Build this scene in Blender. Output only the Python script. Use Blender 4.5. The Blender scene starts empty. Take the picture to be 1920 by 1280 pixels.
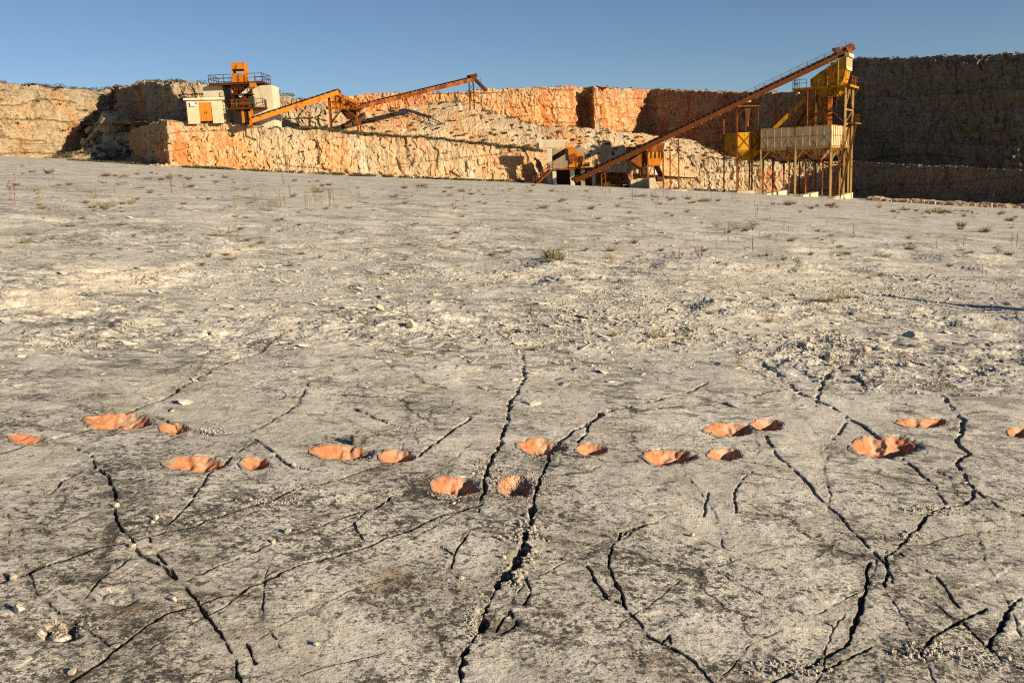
import bpy, math, random
import numpy as np
from mathutils import Vector, Matrix
random.seed(7)
RNG = np.random.default_rng(7)
sc = bpy.context.scene
col = sc.collection
R = math.radians

# ------------------------------------------------------------------ camera
FPX, CX, CY = 1750.0, 960.0, 640.0          # focal length in photo pixels, image centre
PITCH, ROLL = math.atan(330/FPX), math.atan(0.043)
CZ = 1.70
U_ = np.array([-math.cos(PITCH)*math.sin(ROLL), math.cos(PITCH)*math.cos(ROLL), math.sin(PITCH)])
F_ = np.array([0, 0, -1.0])
Y_ = F_ - F_.dot(U_)*U_; Y_ /= np.linalg.norm(Y_)
X_ = np.cross(Y_, U_)
M_ = np.array([X_, Y_, U_])                 # camera space -> world
cam_d = bpy.data.cameras.new('camera')
cam_d.sensor_width = 36; cam_d.lens = FPX/1920*36
cam_d.clip_start = 0.05; cam_d.clip_end = 3000
cam = bpy.data.objects.new('camera', cam_d); col.objects.link(cam)
cam.matrix_world = Matrix([list(M_[0])+[0], list(M_[1])+[0], list(M_[2])+[CZ], [0, 0, 0, 1]])
sc.camera = cam
sc.cycles.use_denoising = False; sc.cycles.pixel_filter_type = 'BLACKMAN_HARRIS'; sc.cycles.filter_width = 1.15

# ------------------------------------------------------------------ light
SUN_EL = R(16.5); SX, SY = 0.83, -0.557        # horizontal direction towards the sun
sdir = Vector((SX*math.cos(SUN_EL), SY*math.cos(SUN_EL), math.sin(SUN_EL)))
sl = bpy.data.lights.new('sun', 'SUN'); sl.energy = 5.0; sl.angle = R(0.5); sl.color = (1.0, 0.82, 0.57)
so = bpy.data.objects.new('sun', sl); col.objects.link(so)
so.rotation_euler = sdir.to_track_quat('Z', 'Y').to_euler()
w = bpy.data.worlds.new('World'); sc.world = w; w.use_nodes = True
nt = w.node_tree
sky = nt.nodes.new('ShaderNodeTexSky'); sky.sky_type = 'NISHITA'; sky.sun_disc = False
sky.sun_elevation = SUN_EL; sky.sun_rotation = math.atan2(SX, SY)
sky.air_density = 0.7; sky.dust_density = 0.3; sky.ozone_density = 2.6; sky.altitude = 400
bg = nt.nodes['Background']; bg.inputs[1].default_value = 0.05
nt.links.new(sky.outputs[0], bg.inputs[0])
vs = sc.view_settings; vs.view_transform = 'Standard'; vs.look = 'None'; vs.exposure = 0.9; vs.gamma = 1

# ------------------------------------------------------------------ helpers: projection
def ray(px, py):
    c = np.array([(np.asarray(px, float)-CX)/FPX, (CY-np.asarray(py, float))/FPX, -np.ones(np.shape(px))])
    return np.tensordot(M_, c, 1)
def W(px, py, d):                            # the world point seen at a photo pixel, d metres ahead of the camera
    r = ray(px, py); r = r*(d/r[1])
    return np.array([r[0], r[1], r[2]+CZ])
Hn = 1.65                                    # camera height over the tilted rock bed
n_ = np.cross(ray(0, 271), ray(1490, 344)); n_ /= np.linalg.norm(n_)
if n_[2] < 0: n_ = -n_
def plane(x, y): return CZ - (n_[0]*x + n_[1]*y + Hn)/n_[2]
def gpt(px, py):                             # pixel -> point on the rock bed
    r = ray(px, py); t = -Hn/np.tensordot(n_, r, 1)
    return np.array([r[0]*t, r[1]*t, r[2]*t+CZ])
def gdep(px, py):
    r = ray(px, py); return float(-Hn/np.dot(n_, r))

# ------------------------------------------------------------------ helpers: noise
_a = np.arange(16)*math.pi/8
G2x, G2y = np.cos(_a), np.sin(_a)
_g = RNG.normal(size=(64, 3)); _g /= np.linalg.norm(_g, axis=1)[:, None]
def _h(a, b, c, s):
    h = (a*np.int64(374761393) + b*np.int64(668265263) + c*np.int64(2147483647) + np.int64(s*974711)) & np.int64(0xffffffff)
    h = ((h ^ (h >> 13))*np.int64(1274126177)) & np.int64(0xffffffff)
    h = ((h ^ (h >> 16))*np.int64(1103515245)) & np.int64(0xffffffff)
    return h ^ (h >> 15)
def perlin2(x, y, s=0):
    xi = np.floor(x).astype(np.int64); yi = np.floor(y).astype(np.int64)
    fx = x-xi; fy = y-yi
    u = fx*fx*fx*(fx*(fx*6-15)+10); v = fy*fy*fy*(fy*(fy*6-15)+10)
    def g(i, j):
        k = _h(xi+i, yi+j, 0, s) & 15
        return G2x[k]*(fx-i) + G2y[k]*(fy-j)
    a = g(0, 0); b = g(1, 0); c = g(0, 1); d = g(1, 1)
    return ((a+(b-a)*u)*(1-v) + (c+(d-c)*u)*v)*1.4
def fbm2(x, y, o=4, s=0, gain=.5, lac=2.07):
    t = 0; a = 1; n = 0
    for k in range(o):
        t = t + a*perlin2(x, y, s+k*17); n += a; a *= gain; x = x*lac+13.7; y = y*lac-7.1
    return t/n
def perlin3(p, s=0):
    q = np.floor(p).astype(np.int64); f = p-q
    u = f*f*f*(f*(f*6-15)+10); t = 0
    for i in (0, 1):
        for j in (0, 1):
            for k in (0, 1):
                g = _g[_h(q[:, 0]+i, q[:, 1]+j, q[:, 2]+k, s) & 63]
                d = (g*(f-np.array([i, j, k]))).sum(1)
                wx = u[:, 0] if i else 1-u[:, 0]; wy = u[:, 1] if j else 1-u[:, 1]; wz = u[:, 2] if k else 1-u[:, 2]
                t = t + d*wx*wy*wz
    return t*1.5
def fbm3(p, o=4, s=0, gain=.5):
    t = 0; a = 1; n = 0
    for k in range(o):
        t = t + a*perlin3(p, s+k*17); n += a; a *= gain; p = p*2.07+5.3
    return t/n
def voro3(p, s=0):                           # F1, F2, random value and random vector of the nearest cell
    q = np.floor(p).astype(np.int64); N = len(p)
    f1 = np.full(N, 9.); f2 = np.full(N, 9.); c = np.zeros(N, np.int64); off = np.zeros((N, 3))
    for i in (-1, 0, 1):
        for j in (-1, 0, 1):
            for k in (-1, 0, 1):
                a = q+np.array([i, j, k])
                h = _h(a[:, 0], a[:, 1], a[:, 2], s)
                r = np.stack([(h & 1023)/1023., ((h >> 10) & 1023)/1023., ((h >> 20) & 1023)/1023.], 1)
                dv = p-(a+r); d = np.sqrt((dv**2).sum(1))
                n = d < f1
                f2 = np.where(n, f1, np.minimum(f2, d)); c = np.where(n, h, c); off = np.where(n[:, None], dv, off); f1 = np.where(n, d, f1)
    return f1, f2, ((c >> 5) & 4095)/4095., off, np.stack([((c >> 3) & 255)/127.5-1, ((c >> 11) & 255)/127.5-1, ((c >> 19) & 255)/127.5-1], 1)
def sstep(a, b, x):
    t = np.clip((x-a)/(b-a), 0, 1); return t*t*(3-2*t)

# ------------------------------------------------------------------ helpers: materials
class NB:
    def __init__(s, name, rough=.9, spec=.2):
        s.m = bpy.data.materials.new(name); s.m.use_nodes = True
        s.t = s.m.node_tree; s.b = s.t.nodes['Principled BSDF']
        s.b.inputs['Roughness'].default_value = rough; s.b.inputs['Specular IOR Level'].default_value = spec
        s.co = s.t.nodes.new('ShaderNodeTexCoord').outputs['Object']
    def n(s, k, **kw):
        x = s.t.nodes.new(k)
        for a, v in kw.items(): setattr(x, a, v)
        return x
    def l(s, a, b): s.t.links.new(a, b)
    def map(s, scale, src=None):
        m = s.n('ShaderNodeMapping'); s.l(src or s.co, m.inputs[0]); m.inputs['Scale'].default_value = scale; return m.outputs[0]
    def noise(s, scale, detail=4, rough=.55, vec=None, dist=0):
        x = s.n('ShaderNodeTexNoise'); s.l(vec or s.co, x.inputs['Vector'])
        x.inputs['Scale'].default_value = scale; x.inputs['Detail'].default_value = detail
        x.inputs['Roughness'].default_value = rough; x.inputs['Distortion'].default_value = dist
        return x.outputs['Fac']
    def ramp(s, f, a, b, lo=0., hi=1.):
        x = s.n('ShaderNodeMapRange'); s.l(f, x.inputs[0])
        for i, v in enumerate((a, b, lo, hi)): x.inputs[i+1].default_value = v
        x.interpolation_type = 'SMOOTHSTEP'; return x.outputs[0]
    def math(s, op, a, b=None):
        x = s.n('ShaderNodeMath', operation=op)
        for i, v in enumerate((a, b)):
            if v is None: continue
            if isinstance(v, (int, float)): x.inputs[i].default_value = v
            else: s.l(v, x.inputs[i])
        return x.outputs[0]
    def mix(s, f, a, b):
        x = s.n('ShaderNodeMix', data_type='RGBA')
        for i, v in ((0, f), (6, a), (7, b)):
            if isinstance(v, (int, float)): x.inputs[i].default_value = v
            elif isinstance(v, tuple): x.inputs[i].default_value = (*v, 1)
            else: s.l(v, x.inputs[i])
        return x.outputs[2]
    def attr(s, name): return s.n('ShaderNodeAttribute', attribute_name=name).outputs['Fac']
    def bump(s, h, dist, strength=1, prev=None):
        x = s.n('ShaderNodeBump'); s.l(h, x.inputs['Height']); x.inputs['Distance'].default_value = dist
        x.inputs['Strength'].default_value = strength
        if prev: s.l(prev, x.inputs['Normal'])
        return x.outputs[0]
    def out(s, c, nrm=None):
        if isinstance(c, tuple): s.b.inputs['Base Color'].default_value = (*c, 1)
        else: s.l(c, s.b.inputs['Base Color'])
        if nrm: s.l(nrm, s.b.inputs['Normal'])
        return s.m

def mat_ground():
    k = NB('pale limestone bed', .95, .1)
    lich = k.attr('lich'); crk = k.attr('crk'); pale = k.attr('pale'); m_ = k.math
    ctr = lambda f, a: m_('MULTIPLY', m_('SUBTRACT', f, .5), a)
    big = k.noise(.55, 5, .6); mid = k.noise(2.6, 6, .62); c = k.mix(k.ramp(big, .38, .62), (.62, .583, .512), (.53, .503, .447))
    c = k.mix(k.ramp(mid, .42, .66, 0, .65), c, (.655, .628, .568))
    c = k.mix(m_('MULTIPLY', k.ramp(k.noise(1.05, 6, .66), .44, .62), m_('MULTIPLY', lich, .6)), c, (.395, .36, .29))
    br = m_('MULTIPLY', k.ramp(k.noise(1.5, 8, .72, k.map((1, 1.3, 1))), .53, .66), m_('MULTIPLY', lich, .85)); c = k.mix(br, c, (.24, .18, .11))
    gr = m_('MULTIPLY', k.ramp(k.noise(3.4, 8, .74, k.map((1.2, .8, 1))), .50, .66), m_('MULTIPLY', lich, .6)); c = k.mix(gr, c, (.215, .20, .17))
    # black lichen: specks that gather in clumps
    cl = m_('ADD', ctr(k.noise(1.5, 6, .7), .40), m_('ADD', ctr(lich, .16), m_('MULTIPLY', pale, -.3)))
    for sc_, dt, a0, a1, am in ((9, 8, .605, .675, .58), (26, 6, .583, .64, .86), (65, 4, .59, .66, .85)):
        c = k.mix(k.ramp(m_('ADD', k.noise(sc_, dt, .74, dist=.3), cl), a0, a1, 0, am), c, (.048, .043, .036))
    ws = k.ramp(k.noise(80, 3, .6), .64, .74, 0, .5); c = k.mix(ws, c, (.72, .68, .60))
    c = k.mix(pale, c, k.mix(k.ramp(mid, .4, .6), (.76, .65, .48), (.70, .64, .52)))
    # farther off, dark streaks of lichen and painted ledge shade
    far = m_('SUBTRACT', 1., m_('MAXIMUM', lich, pale))
    fk = m_('ADD', k.noise(4.0, 7, .78, k.map((.55, 1.0, 1))), ctr(k.noise(.35, 5, .62), .5))
    c = k.mix(m_('MULTIPLY', far, k.ramp(fk, .53, .59, 0, .8)), c, (.075, .07, .062))
    for sc_, a0, a1 in ((9., .555, .60), (21., .56, .61)):
        f = m_('ADD', k.noise(sc_, 6, .76, k.map((.5, 1.0, 1))), m_('ADD', ctr(k.noise(.8, 6, .68), .45), m_('MULTIPLY', pale, -.1)))
        c = k.mix(m_('MULTIPLY', m_('SUBTRACT', 1., m_('MULTIPLY', lich, .6)), k.ramp(f, a0+.018, a1, 0, .85)), c, (.05, .046, .04))
    # web of hairline fractures
    wp = k.n('ShaderNodeVectorMath', operation='ADD'); k.l(k.co, wp.inputs[0]); nz_ = k.n('ShaderNodeTexNoise'); k.l(k.co, nz_.inputs['Vector']); nz_.inputs['Scale'].default_value = 3.5; nz_.inputs['Detail'].default_value = 7; nz_.inputs['Roughness'].default_value = .68
    sv = k.n('ShaderNodeVectorMath', operation='SCALE'); k.l(nz_.outputs['Color'], sv.inputs[0]); sv.inputs['Scale'].default_value = .42; k.l(sv.outputs[0], wp.inputs[1])
    hair = None
    for sc_, wd_, s0 in ((.85, .009, .47), (2.1, .012, .53)):
        vo = k.n('ShaderNodeTexVoronoi', feature='DISTANCE_TO_EDGE'); k.l(k.map((1.0, .8, 0), wp.outputs[0]), vo.inputs['Vector']); vo.inputs['Scale'].default_value = sc_
        ln = m_('MULTIPLY', k.ramp(vo.outputs['Distance'], wd_*.25, wd_, 1, 0), k.ramp(k.noise(.9/sc_+.5, 4, .6), s0, s0+.08)); hair = ln if hair is None else m_('MAXIMUM', hair, ln)
    c = k.mix(m_('MULTIPLY', hair, .85), c, (.06, .054, .045))
    c = k.mix(m_('MULTIPLY', crk, .93), c, (.07, .062, .05))
    b = k.bump(m_('SUBTRACT', 1., hair), .02, .7)
    b = k.bump(k.noise(7, 6, .65), .022, .5, b)
    b = k.bump(k.noise(38, 6, .7), .008, .8, b)
    b = k.bump(k.noise(150, 3, .6), .0022, .8, b)
    return k.out(c, b)
def mat_clay():
    k = NB('orange clay lining', .95, .1)
    c = k.mix(k.ramp(k.noise(9, 6, .65), .35, .65), (.46, .17, .078), (.49, .25, .14))
    c = k.mix(k.ramp(k.noise(22, 8, .75), .50, .66, 0, .75), c, (.25, .10, .05))
    c = k.mix(k.ramp(k.noise(7, 7, .75), .48, .66, 0, .7), c, (.48, .37, .27))
    c = k.mix(k.ramp(k.noise(70, 3, .6), .64, .74, 0, .6), c, (.12, .08, .06))
    c = k.mix(k.ramp(k.math('ADD', k.attr('dirt_shade'), k.math('MULTIPLY', k.math('SUBTRACT', k.noise(28, 6, .75), .5), 1.3)), .35, .6, 0, .92), c, k.mix(k.noise(60, 3, .6), (.10, .085, .065), (.40, .35, .28)))
    b = k.bump(k.noise(25, 6, .7), .012, .8); b = k.bump(k.noise(110, 3, .6), .003, .8, b)
    return k.out(c, b)
def mat_cliff(name, orange=.5, white=.5, dark=0., bed=.3):
    k = NB(name, .95, .08)
    v = k.map((1, 1, .45)); w_ = k.attr('wth')
    c = k.mix(k.ramp(k.noise(.35, 6, .62, v), .36, .64), (.40, .285, .16), (.49, .395, .265))
    o1 = k.ramp(k.noise(.13, 6, .65, k.map((1, 1, .6))), .62-.17*orange, .80-.2*orange, 0, .85)
    c = k.mix(o1, c, k.mix(k.ramp(k.noise(.6, 5, .6), .4, .6), (.52, .24, .085), (.52, .33, .16)))
    o2 = k.ramp(k.noise(.21, 7, .7, k.map((1.3, 1.3, .35))), .70-.14*orange, .80-.14*orange, 0, .8)
    c = k.mix(o2, c, (.48, .145, .04))
    c = k.mix(k.ramp(k.noise(.5, 7, .7, v), .64-.2*white, .78-.2*white, 0, .75), c, (.55, .50, .41))
    st = k.ramp(k.noise(2.4, 7, .72, k.map((1, 1, .25))), .55, .72, 0, .55); c = k.mix(st, c, (.17, .135, .095))
    sp = k.ramp(k.noise(5, 5, .7), .60, .72, 0, .6); c = k.mix(sp, c, (.12, .10, .075))
    bd = k.ramp(k.noise(1, 6, .7, k.map((.045, .045, 1.5))), .55, .66, 0, bed); c = k.mix(k.math('MULTIPLY', bd, k.ramp(k.noise(.25, 4, .6), .4, .6, .2, 1)), c, (.10, .075, .05))
    g = k.math('MULTIPLY', w_, k.ramp(k.noise(1.1, 6, .7), .35, .65, .3, 1)); c = k.mix(g, c, (.22, .20, .165))
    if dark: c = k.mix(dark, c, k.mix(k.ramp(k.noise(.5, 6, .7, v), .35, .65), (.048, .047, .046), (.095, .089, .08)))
    b = k.bump(k.noise(2.2, 8, .72, k.map((1, 1, .6))), .35, .7); b = k.bump(k.noise(9, 6, .7), .10, .7, b)
    return k.out(c, b)
def mat_rock(name, a, b_, sc_=8):
    k = NB(name, .95, .1)
    c = k.mix(k.ramp(k.noise(sc_, 6, .65), .35, .65), a, b_)
    c = k.mix(k.ramp(k.noise(sc_*5, 5, .7), .6, .75, 0, .6), c, (.1, .09, .075))
    return k.out(c, k.bump(k.noise(sc_*5, 6, .7), .06/sc_, .8))
def mat_metal(name, paint, rust=(.105, .03, .009), amount=.5, scale=1.2):
    k = NB(name, .8, .08)
    f = k.noise(scale, 8, .7, k.map((1, 1, .5)))
    r = k.math('MAXIMUM', k.ramp(f, .66-.32*amount, .78-.32*amount), k.ramp(k.noise(scale*3.5, 6, .75, k.map((1, 1, .22))), .66-.16*amount, .74-.16*amount))
    c = k.mix(k.ramp(k.noise(scale*.5, 4, .6), .35, .65, 0, .5), paint, tuple(x*.72 for x in paint))
    c = k.mix(r, c, k.mix(k.noise(scale*4, 5, .7), rust, tuple(min(1, x*1.9) for x in rust)))
    return k.out(c, k.bump(k.noise(scale*10, 4, .6), .01, .4))
def mat_concrete(name, a, b_):
    k = NB(name, .9, .15)
    c = k.mix(k.ramp(k.noise(.7, 6, .65, k.map((1, 1, .4))), .35, .65), a, b_)
    c = k.mix(k.ramp(k.noise(2.0, 7, .7, k.map((1, 1, .18))), .54, .70, 0, .6), c, (.15, .13, .10))
    return k.out(c, k.bump(k.noise(6, 6, .7), .03, .5))
def mat_leaf(name, a, b_, sc_=3):
    k = NB(name, .8, .2)
    return k.out(k.mix(k.ramp(k.noise(sc_, 4, .7), .35, .65), a, b_))
M = dict(
    ground=mat_ground(), clay=mat_clay(),
    c_low=mat_cliff('cream limestone face', 1.1, .42), c_mid=mat_cliff('rubbly limestone face', .95, .5),
    c_back=mat_cliff('orange stained limestone face', 1.55, .3), c_high=mat_cliff('shade darkened weathered limestone face', .15, .2, .62, .9), c_dim=mat_cliff('shade dimmed limestone face', .4, .2, .55, .6), c_left=mat_cliff('buff limestone face', .85, .3, .24, .7),  # c_high and c_dim: right-wall shade mixed into the rock colour
    rock=mat_rock('loose limestone', (.47, .425, .35), (.36, .325, .265)), rub=mat_rock('limestone rubble', (.43, .335, .22), (.36, .265, .16), 1.5),
    flake=mat_rock('limestone flakes', (.58, .535, .455), (.45, .415, .35), 5),
    gravel=mat_rock('limestone chips', (.44, .405, .34), (.27, .25, .21), 14),
    orange=mat_metal('weathered orange paint', (.45, .15, .016), amount=.4), orust=mat_metal('rusted orange steel', (.27, .085, .014), (.07, .02, .006), amount=.7),
    rust=mat_metal('rusted steel', (.078, .025, .006), (.045, .013, .003), amount=.7), dark=mat_metal('dark rusted steel', (.06, .03, .018), amount=.5),
    yellow=mat_metal('faded yellow paint', (.38, .19, .012), amount=.45), cream=mat_metal('faded cream paint', (.56, .455, .26), amount=.3),
    ycream=mat_metal('dull yellow steel', (.33, .215, .07), amount=.5), belt=mat_rock('black rubber belt', (.03, .027, .025), (.05, .042, .035), 2),
    conc=mat_concrete('weathered concrete', (.43, .37, .255), (.51, .45, .325)), block=mat_concrete('rendered block', (.40, .345, .24), (.45, .395, .285)),
    rcream=mat_metal('rust streaked cream steel', (.38, .22, .09), amount=.6), cdark=mat_concrete('shade darkened concrete', (.20, .17, .125), (.26, .22, .16)),  # cdark: shade of the crusher recess put into the concrete colour
    white=mat_metal('white enamel', (.6, .57, .5), amount=.05), green=mat_metal('dark green enamel', (.02, .04, .025), amount=.2),
    g_dry=mat_leaf('dry grass', (.22, .16, .07), (.30, .23, .11)), g_green=mat_leaf('grey green grass', (.15, .14, .07), (.21, .185, .095)),
    g_pale=mat_leaf('pale grey grass', (.30, .27, .16), (.24, .22, .13)), g_red=mat_leaf('red brown stems', (.14, .06, .03), (.20, .10, .045)),
    leaf=mat_leaf('olive leaves', (.06, .065, .022), (.10, .095, .035)), scrub=mat_leaf('dark scrub leaves', (.055, .055, .022), (.10, .085, .04), .6),
)
# ------------------------------------------------------------------ helpers: meshes and objects
def mesh_np(name, V, Q, mat, smooth=True, attrs=None):
    me = bpy.data.meshes.new(name)
    V = np.ascontiguousarray(V, np.float32); Q = np.ascontiguousarray(Q, np.int32)
    k = Q.shape[1]
    me.vertices.add(len(V)); me.vertices.foreach_set('co', V.ravel())
    me.loops.add(Q.size); me.loops.foreach_set('vertex_index', Q.ravel())
    me.polygons.add(len(Q)); me.polygons.foreach_set('loop_start', np.arange(0, Q.size, k, dtype=np.int32))
    me.polygons.foreach_set('use_smooth', np.full(len(Q), smooth))
    me.materials.append(mat)
    for a, v in (attrs or {}).items():
        at = me.attributes.new(a, 'FLOAT', 'POINT'); at.data.foreach_set('value', np.ascontiguousarray(v, np.float32))
    me.update(calc_edges=True)
    return me
def grid_q(nr, nc):
    i = (np.arange(nr-1)[:, None]*nc + np.arange(nc-1)[None]).ravel()
    return np.stack([i, i+1, i+nc+1, i+nc], 1)
ORG = {}
def link(name, me, parent=None, org=None):
    o = bpy.data.objects.new(name, me); col.objects.link(o)
    if parent is not None:
        o.parent = parent; ORG[o] = ORG[parent]
    else:
        ORG[o] = np.zeros(3) if org is None else np.asarray(org, float); o.location = ORG[o]
    return o
def tag(o, label=None, cat=None, group=None, kind=None):
    if label: o['label'] = label
    if cat: o['category'] = cat
    if group: o['group'] = group
    if kind: o['kind'] = kind
    return o
def thing(name, label, cat, org, group=None):
    o = bpy.data.objects.new(name, None); o.empty_display_size = .5; col.objects.link(o)
    ORG[o] = np.asarray(org, float); o.location = ORG[o]
    return tag(o, label, cat, group)
def nrm(v): v = np.asarray(v, float); return v/np.linalg.norm(v)
UP = np.array([0, 0, 1.])
class MB:
    def __init__(s): s.v = []; s.f = []
    def add(s, vs_, fs):
        n = len(s.v); s.v += [tuple(p) for p in vs_]; s.f += [tuple(i+n for i in q) for q in fs]; return s
    def hexa(s, b, t):                        # four bottom and four top corners
        return s.add(list(b)+list(t), [(3, 2, 1, 0), (4, 5, 6, 7), (0, 1, 5, 4), (1, 2, 6, 5), (2, 3, 7, 6), (3, 0, 4, 7)])
    def box(s, c, ax, h):                     # centre, three axes, half sizes
        c = np.asarray(c, float); X, Y, Z = [np.asarray(a, float)*k for a, k in zip(ax, h)]
        return s.hexa([c-X-Y-Z, c+X-Y-Z, c+X+Y-Z, c-X+Y-Z], [c-X-Y+Z, c+X-Y+Z, c+X+Y+Z, c-X+Y+Z])
    def bar(s, p, q, w=.1, h=None, up=UP):    # rectangular bar from p to q
        p = np.asarray(p, float); q = np.asarray(q, float); d = nrm(q-p)
        if abs(d.dot(up)) > .97: up = np.array([0, 1., 0])
        sd = nrm(np.cross(d, up)); u = np.cross(sd, d)
        return s.box((p+q)/2, (d, sd, u), (np.linalg.norm(q-p)/2, w/2, (h or w)/2))
    def tube(s, p, q, r, n=8, r2=None):
        p = np.asarray(p, float); q = np.asarray(q, float); d = nrm(q-p); r2 = r if r2 is None else r2
        a = nrm(np.cross(d, UP if abs(d[2]) < .9 else np.array([1., 0, 0]))); b = np.cross(d, a)
        ring = [math.cos(2*math.pi*i/n)*a+math.sin(2*math.pi*i/n)*b for i in range(n)]
        return s.add([p+r*x for x in ring]+[q+r2*x for x in ring],
                     [(i, (i+1) % n, n+(i+1) % n, n+i) for i in range(n)]+[tuple(range(n-1, -1, -1)), tuple(range(n, 2*n))])
    def prism(s, poly, off):                  # polygon of 3-D points pushed along off
        n = len(poly); poly = [np.asarray(p, float) for p in poly]; off = np.asarray(off, float)
        return s.add(poly+[p+off for p in poly], [tuple(range(n-1, -1, -1)), tuple(range(n, 2*n))]+[(i, (i+1) % n, n+(i+1) % n, n+i) for i in range(n)])
    def build(s, name, mat, parent=None, org=None, label=None, smooth=False):
        o0 = ORG[parent] if parent is not None else (np.zeros(3) if org is None else np.asarray(org, float))
        me = bpy.data.meshes.new(name); me.from_pydata([tuple(np.asarray(p)-o0) for p in s.v], [], s.f)
        me.materials.append(mat)
        if smooth: me.polygons.foreach_set('use_smooth', [True]*len(me.polygons))
        me.update()
        o = link(name, me, parent, o0)
        if label: o['label'] = label
        return o
def railing(pts, h=1.0, post=1.3, r=.035):    # posts, top and middle rail along a polyline of deck points
    m = MB()
    for a, b in zip(pts[:-1], pts[1:]):
        a = np.asarray(a, float); b = np.asarray(b, float); n = max(1, round(np.linalg.norm(b-a)/post))
        for i in range(n+1):
            p = a+(b-a)*i/n; m.bar(p, p+UP*h, r*2)
        for z in (h, h*.55): m.bar(a+UP*z, b+UP*z, r*2)
    return m

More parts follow.
